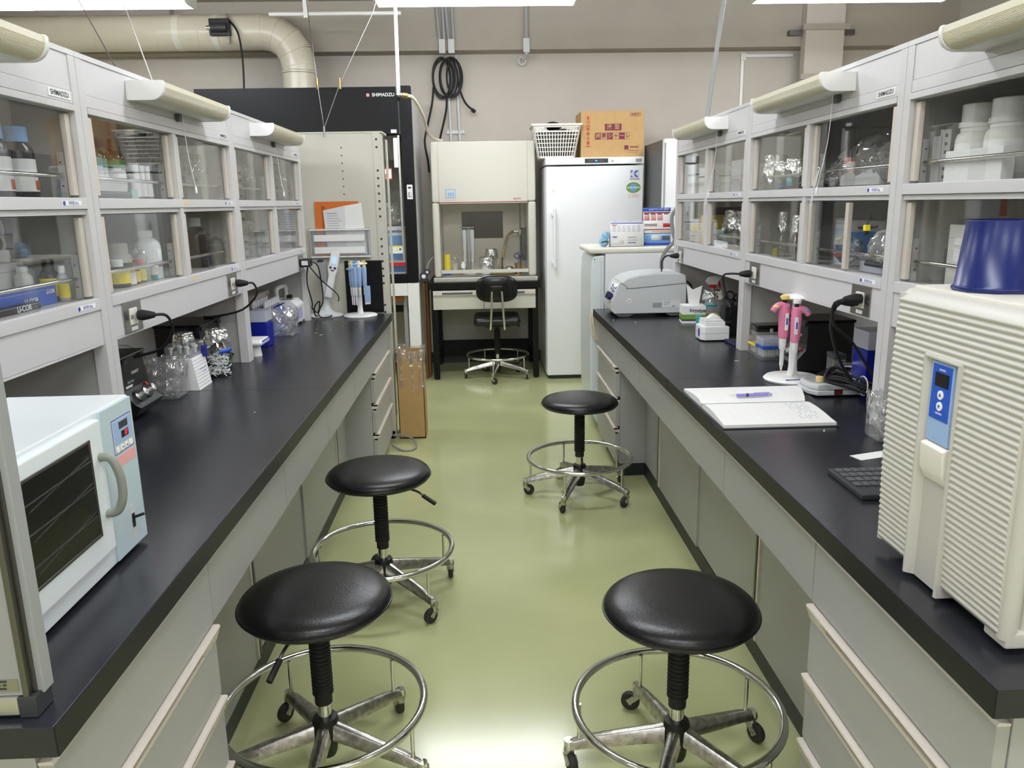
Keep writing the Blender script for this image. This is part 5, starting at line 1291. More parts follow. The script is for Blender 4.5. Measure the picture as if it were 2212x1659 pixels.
# notebook
t = T('notebook', 'open white notebook with ruled pages on the worktop edge', 'notebook', (.83, 2.32, ZB))
a, b = (.672, 2.092), (.99, 2.098); c_, d_ = (.668, 2.315), (1.0, 2.335)
P('cover', G().prism([(.660, 2.088), (.992, 2.088), (1.072, 2.545), (.655, 2.545)], .8006, .8025, 'z'), 'charcoal', t, w=True)
def page(lo):
    def fn(u, v):
        # u across the width, v from the spine outward
        x = .665 + u * ((.985 - .665) if lo else (.99 + .07 * v - .665))
        y = 2.325 - v * .23 if lo else 2.33 + v * .215
        z = .8195 + .0045 * sin(pi * min(1, v * 1.2)) * (1 - .3 * v) - .008 * v * v - .006 * (1 - min(1, v * 8))
        return Vector((x, y, z))
    return fn
for lo in (True, False):
    f = page(lo); P('page_block', G().grid(f, 6, 14).grid(lambda u, v: Vector((f(u, v).x, f(u, v).y, .803)), 6, 14).grid(lambda u, v: Vector((f(u, 1).x, f(u, 1).y, .803 + v * (f(u, 1).z - .803))), 6, 1).grid(lambda u, v: Vector((f(0, u).x, f(0, u).y, .803 + v * (f(0, u).z - .803))), 14, 1).grid(lambda u, v: Vector((f(1, u).x, f(1, u).y, .803 + v * (f(1, u).z - .803))), 14, 1), 'paper', t, w=True, sm=30)
f = page(True); g = G()
for q in range(7):
    u = .74 + q * .028
    for k_ in range(12):
        v0 = .12 + k_ * .06
        if rng.random() < .6:
            p = f(u, v0); r2 = f(u, v0 + .05); g.quad(p + Vector((0, 0, .0006)), p + Vector((.0016, 0, .0006)), r2 + Vector((.0016, 0, .0006)), r2 + Vector((0, 0, .0006)))
P('handwriting', g, 'ink_grey', t, w=True, kind='stuff')
for lo in (True, False):
    f = page(lo); g = G()
    for q in range(11):
        for k_ in range(10):
            p, r2 = f(.06 + q * .085, .06 + k_ * .085), f(.06 + q * .085, .06 + (k_ + 1) * .085)
            g.quad(p + Vector((0, 0, .0004)), p + Vector((.0006, 0, .0004)), r2 + Vector((.0006, 0, .0004)), r2 + Vector((0, 0, .0004)))
    P('ruled_lines', g, 'paper_grey', t, w=True, kind='stuff')
t = T('pen', 'lilac ballpoint pen lying on the open notebook', 'pen', (.84, 2.365, .829))
M_ = Matrix.Rotation(radians(3), 4, 'Z')
P('barrel', G().cyl((-.055, 0, 0), (.045, 0, 0), .0052, n=14).xf(M_), 'lilac', t)
P('tip', G().cyl((-.08, 0, 0), (-.055, 0, 0), .0012, .005, n=12).xf(M_), 'plastic_clear', t)
P('band', G().cyl((-.026, 0, 0), (-.018, 0, 0), .0056, n=14).xf(M_), 'charcoal', t)
P('clip', G().box(.0, .05, -.002, .002, .004, .007).cyl((.045, 0, 0), (.058, 0, 0), .004, n=12).xf(M_), 'purple_pale', t)

# stirrer
t = T('magnetic_stirrer', 'silver grey magnetic stirrer with a cream knob behind the notebook', 'stirrer', (1.12, 2.5, ZB))
P('case', G().prism([(-.075, -.05), (-.055, -.085), (.12, -.085), (.13, .06), (-.05, .06), (-.075, .03)], .006, .022, 'z'), 'grey_light', t, bev=.004)
P('front', G().prism([(-.072, -.045), (-.052, -.08), (.115, -.08), (.115, .055), (-.045, .055), (-.07, .025)], .022, .042, 'z'), 'grey_light', t, bev=.006)
P('fascia', G().prism([(-.06, -.035), (-.042, -.062), (.0, -.03), (-.01, .04), (-.04, .045), (-.06, .02)], .042, .0435, 'z'), 'grey', t)
P('plate', G().lathe([(0, .042), (.05, .042), (.06, .048), (.06, .053), (0, .053)], (.055, .0, 0), 28), 'white', t)
P('knob', G().cyl((-.03, -.04, .043), (-.03, -.04, .061), .0135, n=18), 'cork', t, bev=.002)
P('power_switch', G().box(.0, .026, -.0865, -.084, .009, .026), 'black', t)
P('switch_lens', G().box(.005, .021, -.0875, -.086, .012, .022), 'red_dark', t)
# black lamp base and cables in front of the post
t = T('cable_heap', 'heap of tied black mains cables beside the silver stirrer', 'cable', (1.2, 2.42, ZB))
P('cable', G().tube([(1.06, 2.225, 1.135), (1.03, 2.25, 1.12), (1.04, 2.3, 1.05), (1.1, 2.36, .94), (1.15, 2.37, .87), (1.19, 2.34, .83), (1.24, 2.34, .81)], .005, 8), 'rubber', t, w=True)
P('cable', G().tube([(1.06, 2.205, 1.14), (1.02, 2.24, 1.13), (1.04, 2.28, 1.06), (1.12, 2.33, 1.0), (1.17, 2.33, .93), (1.22, 2.32, .85), (1.24, 2.3, .81)], .0045, 8), 'rubber', t, w=True)
g = G()
for q in range(4):
    o_ = q * .011 + .004 * (q % 2); g.tube([(1.08 + o_, 2.40 + o_, .862 + o_ * .3), (1.11, 2.43 + o_, .895 - o_), (1.15, 2.42, .885 - o_), (1.17 + o_, 2.38, .85), (1.22, 2.35 + o_, .83 + o_ * .5), (1.2, 2.33, .826 + o_), (1.13, 2.37 + o_, .848 + o_)], .0045, 8, closed=True)
P('bundle', g, 'rubber', t, w=True)
P('cable_tie', G().torus((1.185, 2.36, .85), .03, .0022, 24, 6, 'x'), 'white', t, w=True)
P('lamp_foot', G().lathe([(0, 0), (.042, 0), (.04, .008), (.02, .018), (.012, .026), (0, .026)], (1.13, 2.48, .855), 24), 'black_gloss', t, w=True)
P('chrome_arm', G().tube([(1.13, 2.48, .87), (1.18, 2.5, .89), (1.24, 2.48, .885)], .009, 10), 'chrome', t, w=True)
t = T('twin_plugs', 'pair of black mains plugs in the outlet above the cable heap', 'plug', (1.08, 2.22, 1.14))
for dy, z_ in ((-.012, 1.145), (.012, 1.135)):
    P('plug', G().lathe([(0, 0), (.014, 0), (.0155, .014), (.012, .035), (.007, .05), (0, .051)], (0, 0, 0), 14).xf(Matrix.Translation((1.078, 2.215 + dy, z_)) @ Matrix.Rotation(radians(-90), 4, 'Y')), 'rubber', t, w=True)

# pink pipettes
t = carousel('white pipette stand with pink pipettes behind the open notebook', 1.085, 2.68, None, .30)
for q, (x, y, fl, mm, z0) in enumerate(((-.052, -.028, -1, 'yellow_soft', .0), (-.018, -.05, 1, 'blue_light', -.012))):
    pp = P('pipette', G().lathe([(0, .155 + z0), (.0135, .155 + z0), (.0165, .17 + z0), (.018, .235 + z0), (.017, .268 + z0), (0, .27 + z0)], (x, y, 0), 24), 'pink', t, sm=50)
    P('finger_hook', G().tube([(x - fl * .012, y, .264 + z0), (x + fl * .01, y, .270 + z0), (x + fl * .03, y - .003, .266 + z0), (x + fl * .042, y - .004, .25 + z0)], [.013, .012, .011, .008], 10), 'pink', pp)
    P('hook_pad', G().blob((x + fl * .031, y - .007, .267 + z0), .011, 12, 8, 0, 1, (1, .8, .6)), mm, pp)
    P('scale_window', G().box(x - fl * .004 - .006, x - fl * .004 + .006, y - .0188, y - .014, .185 + z0, .245 + z0), 'white', pp, bev=.004)
    P('scale_digits', G().box(x - fl * .004 - .0025, x - fl * .004 + .003, y - .0193, y - .0185, .205 + z0, .228 + z0), 'ink_blue', pp)
    P('shaft', G().lathe([(0, .045 + z0), (.0035, .045 + z0), (.0055, .06 + z0), (.007, .06 + z0), (.0075, .115 + z0), (.0115, .12 + z0), (.0125, .155 + z0), (0, .155 + z0)], (x, y, 0), 18), 'white', pp)
    P('tip_cone', G().cyl((x, y, .035 + z0), (x, y, .046 + z0), .0028, n=10), 'cork', pp)
    P('plunger', G().cyl((x, y, .268 + z0), (x, y, .292 + z0), .0075, n=12), 'black', pp)
    P('push_button', G().cyl((x, y, .290 + z0), (x, y, .305 + z0), .0135, n=18), mm if fl < 0 else 'white', pp, bev=.003)
for a in (20, 70, 140): P('hook', G().box(.03 * cos(radians(a)), .03 * cos(radians(a)) + .03, .03 * sin(radians(a)) - .008, .03 * sin(radians(a)) + .008, .283, .289), 'white', t, bev=.002)
P('brand_bar', G().box(-.05, .02, -.075, -.07, .0155, .0175), 'ink_blue', t)
diskboy(1.165, 2.76, 2.93, 1, 'black burner box behind the pink pipettes')

# tip boxes
def tipbox(label, x, y, w_, d_, h, band, lidm, fill=True, rz=0, cat='tip box'):
    t = T('pipette_tip_box', label, cat, (x, y, ZB), rz)
    P('base', G().box(-w_ / 2, w_ / 2, -d_ / 2, d_ / 2, 0, h * .52), 'plastic_clear', t, bev=.003)
    P('tray', G().box(-w_ / 2 - .001, w_ / 2 + .001, -d_ / 2 - .001, d_ / 2 + .001, h * .52, h * .64), band, t, bev=.002)
    P('lid', G().box(-w_ / 2, w_ / 2, -d_ / 2, d_ / 2, h * .64, h), lidm, t, bev=.004)
    if fill:
        g = G()
        for i in range(8):
            for j in range(6): g.cyl((-w_ / 2 + (i + .8) * w_ / 8.7, -d_ / 2 + (j + .8) * d_ / 6.7, h * .12), (-w_ / 2 + (i + .8) * w_ / 8.7, -d_ / 2 + (j + .8) * d_ / 6.7, h * .52), .0012, .0028, 5)
        P('tips', g, 'tips', t, kind='stuff')
    return t
tipbox('clear pipette tip box with a bright blue tray beside the pink pipettes', 1.145, 3.06, .095, .085, .09, 'blue', 'plastic_milky')
tipbox('clear pipette tip box with a yellow tray behind the blue tray box', 1.165, 3.165, .125, .085, .075, 'yellow', 'plastic_clear')
t = T('smoked_box', 'smoke grey lidded plastic box resting on the yellow tray tip box', 'box', (1.168, 3.165, ZB + .0755))
P('body', G().box(-.055, .06, -.04, .04, 0, .022), 'plastic_clear', t, bev=.003)
P('lid', G().box(-.058, .062, -.042, .042, .022, .05), 'plastic_smoke', t, bev=.003)
P('clip', G().box(-.006, .006, -.045, -.041, .018, .036), 'grey', t, bev=.001)
t = T('calculator', 'dark blue pocket calculator beside the mini centrifuge', 'calculator', (1.145, 3.4, ZB), radians(3))
P('case', G().box(-.06, .065, -.065, .07, 0, .014), 'navy', t, bev=.004)
for r_ in range(4):
    for q in range(5): P('key', G().box(-.047 + q * .021, -.031 + q * .021, -.05 + r_ * .022, -.034 + r_ * .022, .0135, .0175), 'charcoal', t, bev=.001)
P('display', G().box(-.045, .05, .042, .062, .0138, .0148), 'grey_dark', t)
one('paper_scrap', G().box(-.009, .009, -.002, .002, 0, .001), 'paper', 'tiny white scrap on the worktop before the tip boxes', 'scrap', loc=(1.0, 3.03, ZB))
for q, (x, y) in enumerate(((.70, 4.2), (.80, 4.1), (.98, 2.15), (.93, 2.05))): one('dust_fleck', G().blob((0, 0, .001), .0028, 6, 4), 'paper', 'tiny white fleck on the black worktop of the incubator bench', 'fleck', 'flecks on the incubator bench', loc=(x, y, ZB))

t = T('mini_centrifuge', 'small white mini centrifuge with an open hinged lid', 'centrifuge', (1.045, 3.55, ZB))
P('base', G().prism([(-.05, -.07), (.065, -.07), (.065, .06), (-.045, .06), (-.062, .04), (-.064, -.045)], .004, .068, 'z'), 'white', t, bev=.006)
P('seam', G().prism([(-.0505, -.0705), (.0655, -.0705), (.0655, .0605), (-.0455, .0605), (-.0625, .04), (-.0645, -.045)], .036, .0375, 'z'), 'grey', t)
P('deck', G().box(-.045, .055, -.06, .05, .066, .086), 'white', t, bev=.005)
P('lid', G().box(-.045, .04, -.055, .045, .084, .096), 'white', t, bev=.004)
P('flap', G().prism([(-.02, .096), (.045, .096), (.02, .115), (.005, .115)], -.01, .03, 'y'), 'white', t, bev=.003)
P('hinge_knob', G().cyl((.045, -.06, .082), (.075, -.06, .082), .011, n=14), 'black', t, bev=.002)
P('badge', G().box(-.0648, -.062, -.04, -.015, .02, .055), 'ink_blue', t)
one('teal_cap_tube', G().cyl((0, 0, 0), (0, 0, .07), .016, n=16).cyl((0, 0, .07), (0, 0, .085), .0175, n=16), 'teal', 'short teal capped tube behind the mini centrifuge', 'tube', loc=(1.035, 3.72, ZB), bev=.002)

# wipes, jar, spray, pens
t = T('wipes_box', 'small white and green box of paper wipes beside the centrifuge', 'tissue box', (1.095, 4.07, ZB), radians(-6))
P('carton', G().box(-.06, .06, -.055, .055, 0, .092), 'paper', t, bev=.002)
P('green_band', G().box(-.0605, .0605, -.0555, .0555, .022, .048), 'green', t)
P('black_band', G().box(-.0605, .0605, -.0556, .0556, .014, .022), 'charcoal', t)
text('Kimwipes', .022, (.02, -.0562, .068), FY, 'ink', t, bold=.03)
P('green_line', G().box(.0, .0605, -.0558, -.05, .055, .058), 'green', t)
P('tissue', G().prism([(-.02, .09), (.03, .09), (.045, .19), (.0, .17), (-.035, .2)], -.008, .006, 'y'), 'paper', t)
for q, (dx, dy) in enumerate(((1.175, 4.12),)):
    t = foil_jar('foil topped glass jar with yellow tips behind the mini centrifuge', dx + .03, dy - .03, .058, .165, 'yellow_soft', 12)
    P('tape_label', G().grid(lambda a, b: Vector((.0585 * cos(radians(-150 + 70 * a)), .0585 * sin(radians(-150 + 70 * a)), .085 + b * .014)), 10, 1), 'teal', t, thick=.0004)
t = T('spray_bottle', 'trigger spray bottle with a white head and red trigger behind the foil jar', 'spray bottle', (1.245, 4.23, ZB))
P('bottle', G().lathe([(0, 0), (.04, 0), (.042, .01), (.042, .1), (.03, .13), (.014, .15), (.013, .165), (0, .165)], (0, 0, 0), 24), 'plastic_milky', t)
P('collar', G().cyl((0, 0, .16), (0, 0, .178), .018, n=18), 'red', t)
P('head', G().prism([(-.04, .195), (-.025, .178), (.022, .178), (.03, .2), (.045, .212), (.045, .222), (.0, .226), (-.025, .218)], -.014, .014, 'y'), 'white', t, bev=.004)
P('nozzle', G().box(.043, .056, -.009, .009, .205, .224), 'red_dark', t, bev=.002)
P('trigger', G().prism([(.022, .2), (.034, .2), (.046, .165), (.036, .162)], -.006, .006, 'y'), 'red', t, bev=.002)
t = T('pen_stand', 'black mesh pen stand with scissors next to the shelf post', 'pen stand', (1.165, 3.66, ZB))
P('cup', G().box(-.035, .04, -.035, .04, 0, .135), 'black', t, bev=.004)
P('scissor_handles', G().torus((-.006, 0, .185), .02, .0045, 24, 8, 'y').torus((.035, .005, .175), .018, .0045, 24, 8, 'y').cyl((.01, 0, .165), (.012, 0, .13), .006), 'black', t)
for q, (x, y, h, m) in enumerate(((-.025, .02, .175, 'charcoal'), (.02, .025, .19, 'grey_dark'), (.03, -.02, .16, 'black'), (-.01, -.025, .165, 'steel'))): P('tool', G().cyl((x * .6, y * .6, .02), (x, y, h), .0045, n=8), m, t)
P('tweezers', G().box(.028, .032, -.01, .01, .1, .2), 'steel_dark', t)
t = T('wash_bottle', 'soft clear wash bottle half hidden behind the shelf post by the pen stand', 'bottle', (1.24, 3.5, ZB))
P('body', G().lathe([(0, 0), (.036, 0), (.038, .01), (.038, .1), (.025, .13), (.014, .14), (0, .14)], (0, 0, 0), 20), 'plastic_milky', t)
P('cap', G().cyl((0, 0, .14), (0, 0, .162), .017, n=16), 'grey_dark', t)
P('label', G().lathe([(.0384, .09), (.0384, .105)], (0, 0, 0), 20), 'blue', t)
plug_lead('black plug and lead in the outlet over the pen stand', 1, 1.076, 3.14, 1.135, [(1.0, 3.16, 1.135), (.99, 3.22, 1.12), (1.05, 3.38, 1.04), (1.12, 3.5, .95), (1.135, 3.58, .86), (1.14, 3.605, .806)])
plug_lead('black plug and lead of the grey centrifuge in the end outlet', 1, 1.076, 4.33, 1.13, [(1.01, 4.33, 1.13), (.99, 4.35, 1.1), (1.0, 4.4, 1.04), (.98, 4.45, .98)])
one('supply_cable', G().tube([(1.12, 4.52, 1.4), (1.085, 4.54, 1.34), (1.09, 4.53, 1.25), (1.10, 4.53, 1.2), (1.06, 4.55, 1.15), (1.045, 4.6, 1.08), (1.06, 4.62, 1.0), (1.1, 4.62, .9), (1.15, 4.62, .815)], .011, 10), 'cable_grey', 'thick grey cable running down the end of the shelf beside the centrifuge', 'cable')
one('cream_box', G().box(-.07, .07, -.1, .1, 0, .2), 'cream', 'cream box on the outer side of the incubator bench beyond the pen stand', 'box', loc=(1.62, 4.75 - .4, ZB), bev=.004)

# big centrifuge, front towards the aisle
t = T('bench_centrifuge', 'grey microcentrifuge with a domed lid at the wall end of the bench', 'centrifuge', (.92, 4.42, ZB))
cy0, cy1 = 4.285, 4.58
pf = [(.705, .835), (.703, .885), (.745, .985), (.765, .995), (1.11, .995), (1.115, .99), (1.115, .835), (1.09, .822), (.72, .822)]
bd = P('body', G().prism(pf, cy0, cy1, 'y'), 'grey_light', t, bev=.008, seg=3, w=True)
P('chassis', G().prism([(.712, .836), (.722, .818), (.748, .804), (.80, .804), (.83, .82), (1.0, .82), (1.03, .805), (1.08, .805), (1.105, .82), (1.112, .836)], cy0 + .006, cy1 - .006, 'y'), 'grey_dark', t, w=True)
for x in (.775, 1.055):
    for y in (cy0 + .04, cy1 - .04): P('foot', G().cyl((x, y, .8006), (x, y, .806), .014, n=12), 'rubber', t, w=True)
lp = [(.80, .972), (.775, 1.0), (.80, 1.018), (.86, 1.033), (.95, 1.04), (1.08, 1.038), (1.112, 1.025), (1.114, .995), (.815, .972)]
P('lid', G().prism([(.752, .992), (.79, 1.018), (.86, 1.034), (.95, 1.041), (1.08, 1.039), (1.112, 1.026), (1.1155, .985), (.81, .962), (.79, .965)], cy0 + .0 - .0008, cy1, 'y'), 'grey_light', t, bev=.009, seg=3, w=True)
P('lid_gap', G().tube([(.748, cy0 - .0012, .991), (.77, cy0 - .0012, .982), (.79, cy0 - .0012, .965), (.81, cy0 - .0012, .961), (1.113, cy0 - .0012, .984)], .0016, 5), 'grey_dark', t, w=True)
sl = Vector((.045, 0, .104)).normalized()
def cpt(f, y, o_=.0): return Vector((.703 + .042 * f - .9 * o_, y, .885 + .1 * f + .4 * o_))
fc = P('fascia', G().quad(cpt(.02, cy0 + .012, .002), cpt(.02, cy1 - .03, .002), cpt(.97, cy1 - .03, .002), cpt(.97, cy0 + .012, .002)), 'white', t, w=True, thick=.003)
P('display', G().quad(cpt(.48, cy0 + .06, .005), cpt(.48, cy0 + .11, .005), cpt(.78, cy0 + .11, .005), cpt(.78, cy0 + .06, .005)), 'grey', fc, w=True, thick=.002)
for q, y in enumerate((cy0 + .05, cy0 + .12)): P('knob', G().cyl(cpt(.25, y, .0), cpt(.25, y, .024), .02, n=20), 'navy', fc, w=True, bev=.003)
for q, (f0, y) in enumerate(((.8, cy0 + .14), (.62, cy0 + .15), (.3, cy0 + .02), (.55, cy0 + .035), (.75, cy0 + .03))): P('key', G().cyl(cpt(f0, y, .002), cpt(f0, y, .006), .008, n=12), 'ink_blue', fc, w=True)
P('lock_cover', G().cyl((.80, cy0 - .002, .893), (.80, cy0 + .002, .893), .0135, n=22), 'white', bd, w=True)
box_part(bd, 'lock_slot', 'black', .795, .805, cy0 - .003, cy0 - .0015, .891, .894)
box_part(bd, 'rating_plate', 'grey', .93, .98, cy0 - .0015, cy0 + .001, .853, .88)
pl = box_part(bd, 'data_label', 'paper_grey', .983, 1.08, cy0 - .0015, cy0 + .001, .853, .892)
text('CE', .012, (1.045, cy0 - .002, .859), FY, 'ink', pl, w=True, bold=.02)
for q in range(4): box_part(pl, 'print_line', 'ink_grey', .99, 1.03 - q * .004, cy0 - .0024, cy0 - .001, .884 - q * .006, .886 - q * .006)
text('Centrifuge 5425', .008, (.7065, cy0 + .08, .85), FXN, 'ink_blue', bd, w=True)
P('mains_lead', G().tube([(1.115, 4.33, .99), (1.15, 4.33, .97), (1.16, 4.33, .91), (1.14, 4.33, .86), (1.12, 4.33, .85)], .006, 8), 'rubber', t, w=True)

bag_jar('bag_lined_jar', 'tall clear jar with a plastic bag behind the ridged incubator', 1.06, 1.965, .085, .085, .125, 15)
t = T('tip_rack_box', 'dark blue tip box with a clear lid under the shelf behind the cable heap', 'tip box', (1.235, 2.44, ZB))
P('base', G().box(-.03, .05, -.05, .05, 0, .155), 'blue_tip', t, bev=.003)
P('lid', G().box(-.031, .051, -.051, .051, .156, .215), 'plastic_milky', t, bev=.003)
t = T('tube_box', 'small clear box with a black lid beside the dark blue tip box', 'box', (1.185, 2.56, ZB))
P('body', G().box(-.02, .02, -.03, .03, 0, .1), 'plastic_clear', t, bev=.002)
P('lid', G().box(-.021, .021, -.031, .031, .1, .118), 'charcoal', t, bev=.002)
t = T('bench_instrument', 'flat white instrument on the outer side of the incubator bench', 'instrument', (1.93, 3.0, ZB))
P('case', G().box(-.15, .15, -.22, .22, .01, .16), 'white', t, bev=.01)
for y in (-.15, .15): P('foot', G().box(-.12, .12, y - .02, y + .02, 0, .012), 'charcoal', t)
# ---------------------------------------------------------------- things in the shelves
ZL, ZU = ZB1 - .0015, ZR1 - .0015
def carton(name, label, x0, x1, y0, y1, z, h, m, cat='box', panels=()):
    t = T(name, label, cat, ((x0 + x1) / 2, (y0 + y1) / 2, z))
    box_part(t, 'body', m, x0, x1, y0, y1, z, z + h, .002)
    box_part(t, 'lid_seam', 'grey', min(x0, x1) - .0003, max(x0, x1) + .0003, y0 - .0003, y1 + .0003, z + h * .78, z + h * .78 + .0012)
    for (nm, mm, a0, a1, f0, f1, face) in panels:   # fractions on the aisle face or the near face
        if face == 'y': box_part(t, nm, mm, x0 + (x1 - x0) * a0, x0 + (x1 - x0) * a1, y0 - .0012, y0 + .001, z + h * f0, z + h * f1)
        else:
            xf_ = max(x0, x1) if x0 < 0 else min(x0, x1); e = .0012 if x0 < 0 else -.0012
            box_part(t, nm, mm, xf_, xf_ + e, y0 + (y1 - y0) * a0, y0 + (y1 - y0) * a1, z + h * f0, z + h * f1)
    return t
# left, first unit
t = carton('blue_carton', 'bright blue lettered carton on the lower shelf over the oven', -1.1, -1.055, 1.69, 1.985, ZL, .046, 'blue', panels=())
text('LI-COR', .018, (-1.0535, 1.87, ZL + .016), FXP, 'paper', t, w=True, bold=.03); text('LI-COR', .012, (-1.0535, 1.955, ZL + .03), FXP, 'paper', t, w=True, bold=.03)
box_part(t, 'top_flap', 'paper_grey', -1.1, -1.057, 1.692, 1.983, ZL + .046, ZL + .0472)
t = carton('black_tray', 'flat black lettered case in front of the bright blue carton', -1.051, -1.034, 1.69, 1.87, ZL, .017, 'black', 'case')
text('LI-COR', .018, (-1.0325, 1.8, ZL + .008), FXP, 'paper', t, w=True, bold=.03)
t = carton('white_carton', 'plain white carton behind the bright blue carton', -1.27, -1.15, 1.74, 2.03, ZL, .1, 'white')
one('nitrile_gloves', G().blob((0, 0, .018), .045, 16, 8, .2, 7, (.8, 1.1, .5)), 'blue_glove', 'crumpled pale blue gloves on the plain white carton', 'gloves', loc=(-1.19, 1.9, ZL + .111))
bottle('plastic_bottle', 'natural bottle with yellow band behind the bright blue carton', 'bottle', -1.125, 1.975, ZL, .021, .092, 'natural', 'white', .5, .12, ['yellow'], (.12, .4))
bottle('dark_bottle', 'dark bottle with black cap and yellow label at the end of the blue carton', 'bottle', -1.085, 2.018, ZL, .023, .105, 'bottle_dark', 'black', .5, .2, ['yellow'], (.12, .55))
bottle('squeeze_bottle', 'slim clear squeeze bottle beside the dark yellow labelled bottle', 'bottle', -1.05, 2.012, ZL, .013, .088, 'plastic_milky', 'white', .5, .15, ['yellow'], (.1, .5))
t = T('white_ladle', 'white plastic scoop with a looped handle on the lower shelf over the oven', 'scoop', (-1.175, 1.985, ZL + .1005))
P('loop', G().torus((0, 0, .045), .02, .004, 24, 8, 'x').tube([(0, .015, .06), (0, .02, .085), (0, .013, .1)], .005, 8), 'white', t)
P('cup', G().lathe([(0, .0), (.016, 0), (.02, .012), (.019, .03), (.016, .03)], (0, 0, 0), 20), 'white', t)
one('blue_canister', G().lathe([(0, 0), (.035, 0), (.036, .004), (.036, .16), (.03, .17), (0, .17)], (0, 0, 0), 20), 'blue_dark', 'blue canister on the lower shelf nearest the bench end case', 'canister', loc=(-1.13, 1.7, ZL))
for q, (x, y, lab) in enumerate(((-1.085, 1.955, 'dark reagent bottle with a sky blue cap and white label, beside the pull cord'), (-1.085, 1.855, 'dark reagent bottle with a sky blue cap nearest the bench end'))):
    t = bottle('reagent_bottle', lab, 'bottle', x, y, ZU, .037, .165, 'bottle_dark', 'blue_light', .62, .16, ['paper', 'paper', 'paper_grey'], (.1, .55))
    P('hazard_mark', G().grid(lambda a, b: Vector((.0378 * cos(radians(-5 + 28 * a)), .0378 * sin(radians(-5 + 28 * a)), .02 + b * .022)), 6, 1), 'orange', t, thick=.0004)
# left, middle unit, upper
for q, (y, mm, lab) in enumerate(((2.32, 'teal', 'amber bottle with a teal collar label, first behind the shelf post'), (2.395, 'teal', 'amber bottle with a narrow cream label between teal and green bottles'), (2.465, 'green_dark', 'amber bottle with a green striped label beside the bagged beaker'))):
    t = bottle('amber_bottle', lab, 'bottle', -1.09 - .02 * (q == 1), y, ZU, .031, .175, 'amber', 'black', .42, .14, ['paper', 'paper', 'paper', mm], (.1, .66))
    if q == 2: text('2-Propanol', .011, (-1.09 + .0318, y, ZU + .088), FXP, 'ink', t, w=True, bold=.02)
t = carton('flat_tray', 'flat grey card tray holding the amber bottles labels upright', -1.055, -1.042, 2.2, 2.45, ZU, .022, 'grey_dark', 'tray')
carton('label_card', 'white folded card leaning before the amber bottles', -1.05, -1.047, 2.21, 2.44, ZU + .0225, .03, 'paper', 'card')
carton('mint_packet', 'mint green packet beside the flat grey tray', -1.06, -1.042, 2.455, 2.5, ZU, .03, 'mint', 'packet')
for q, (y, lab) in enumerate(((2.565, 'clear beaker with crumpled film behind the mint packet'), )):
    t = T('wrapped_beaker', lab, 'beaker', (-1.15, y, ZU)); P('beaker', G().lathe([(0, 0), (.035, 0), (.036, .01), (.036, .11), (.039, .115)], (0, 0, 0), 24), 'glass_clear', t); P('film', G().blob((0, 0, .08), .043, 16, 10, .15, 3, (1, 1, .9)), 'film', t)
for q in range(3):
    y = 2.55 + q * .042
    bottle('clear_vial', 'slim clear bottle with white cap, %s of three beside the mint packet' % ('first', 'second', 'third')[q], 'bottle', -1.065, y, ZU, .014, .105, 'glass_clear', 'white', .6, .3, 'paper', (.1, .5))
carton('white_rack', 'white plastic rack behind the slim clear bottles', -1.28, -1.21, 2.44, 2.62, ZU, .12, 'white', 'rack')
for q, (y, lab) in enumerate(((3.09, 'upright cylinder wrapped in crumpled film, first in the bay of the dark case'), (3.185, 'upright cylinder wrapped in crumpled film, second in the bay of the dark case'))):
    t = T('wrapped_cylinder', lab, 'cylinder', (-1.1, y, ZU)); P('cylinder', G().lathe([(0, 0), (.022, 0), (.022, .17), (.025, .175)], (0, 0, 0), 20), 'glass_clear', t); P('film', G().blob((0, 0, .12), .042, 18, 12, .2, 3 + q, (1, 1.15, 1.25)), 'film', t, sm=20)
    P('collar', G().cyl((0, 0, .172), (0, 0, .19), .024, n=18), 'plastic_milky', t)
t = carton('dark_case', 'dark grey instrument case with a ring handle in the bay of the wrapped cylinders', -1.06, -1.04, 2.9, 3.08, ZU, .085, 'grey_dark', 'case'); P('ring_handle', G().torus((-1.0385, 3.0, ZU + .06), .016, .0025, 20, 6, 'x'), 'black', t, w=True)
# left, middle unit, lower
bottle('plastic_bottle', 'tall natural bottle with a yellow label at the shelf post', 'bottle', -1.23, 2.615, ZL, .03, .15, 'natural', 'white', .5, .12, ['yellow'], (.4, .6))
bottle('plastic_jar', 'wide natural jar with a big yellow label', 'jar', -1.15, 2.55, ZL, .043, .12, 'natural', 'white_warm', .6, .2, ['yellow'], (.1, .5))
bottle('dark_bottle', 'black squat bottle with white cap and yellow label', 'bottle', -1.065, 2.345, ZL, .033, .08, 'bottle_dark', 'white', .45, .18, ['yellow'], (.15, .6), shoulder=.12)
bottle('white_bottle', 'small bottle with a white and orange label between black squat bottle and red capped vial', 'bottle', -1.06, 2.405, ZL, .02, .066, 'bottle_dark', 'black', .6, .15, ['paper', 'paper', 'paper', 'salmon'], (.05, .75))
bottle('yellow_vial', 'tiny dark vial with yellow label and green cap', 'vial', -1.06, 2.448, ZL, .015, .06, 'bottle_dark', 'green_dark', .6, .15, ['yellow_soft'], (.1, .65))
bottle('yellow_vial', 'tiny dark vial with yellow label and red cap', 'vial', -1.065, 2.495, ZL, .019, .07, 'bottle_dark', 'red', .7, .25, ['yellow'], (.1, .6))
one('plastic_bag', G().blob((0, 0, .05), .03, 14, 10, .2, 12, (.8, .9, 1.2)), 'film', 'crumpled clear bag between the yellow jar and the tall white bottle', 'bag', loc=(-1.09, 2.56, ZL + .02))
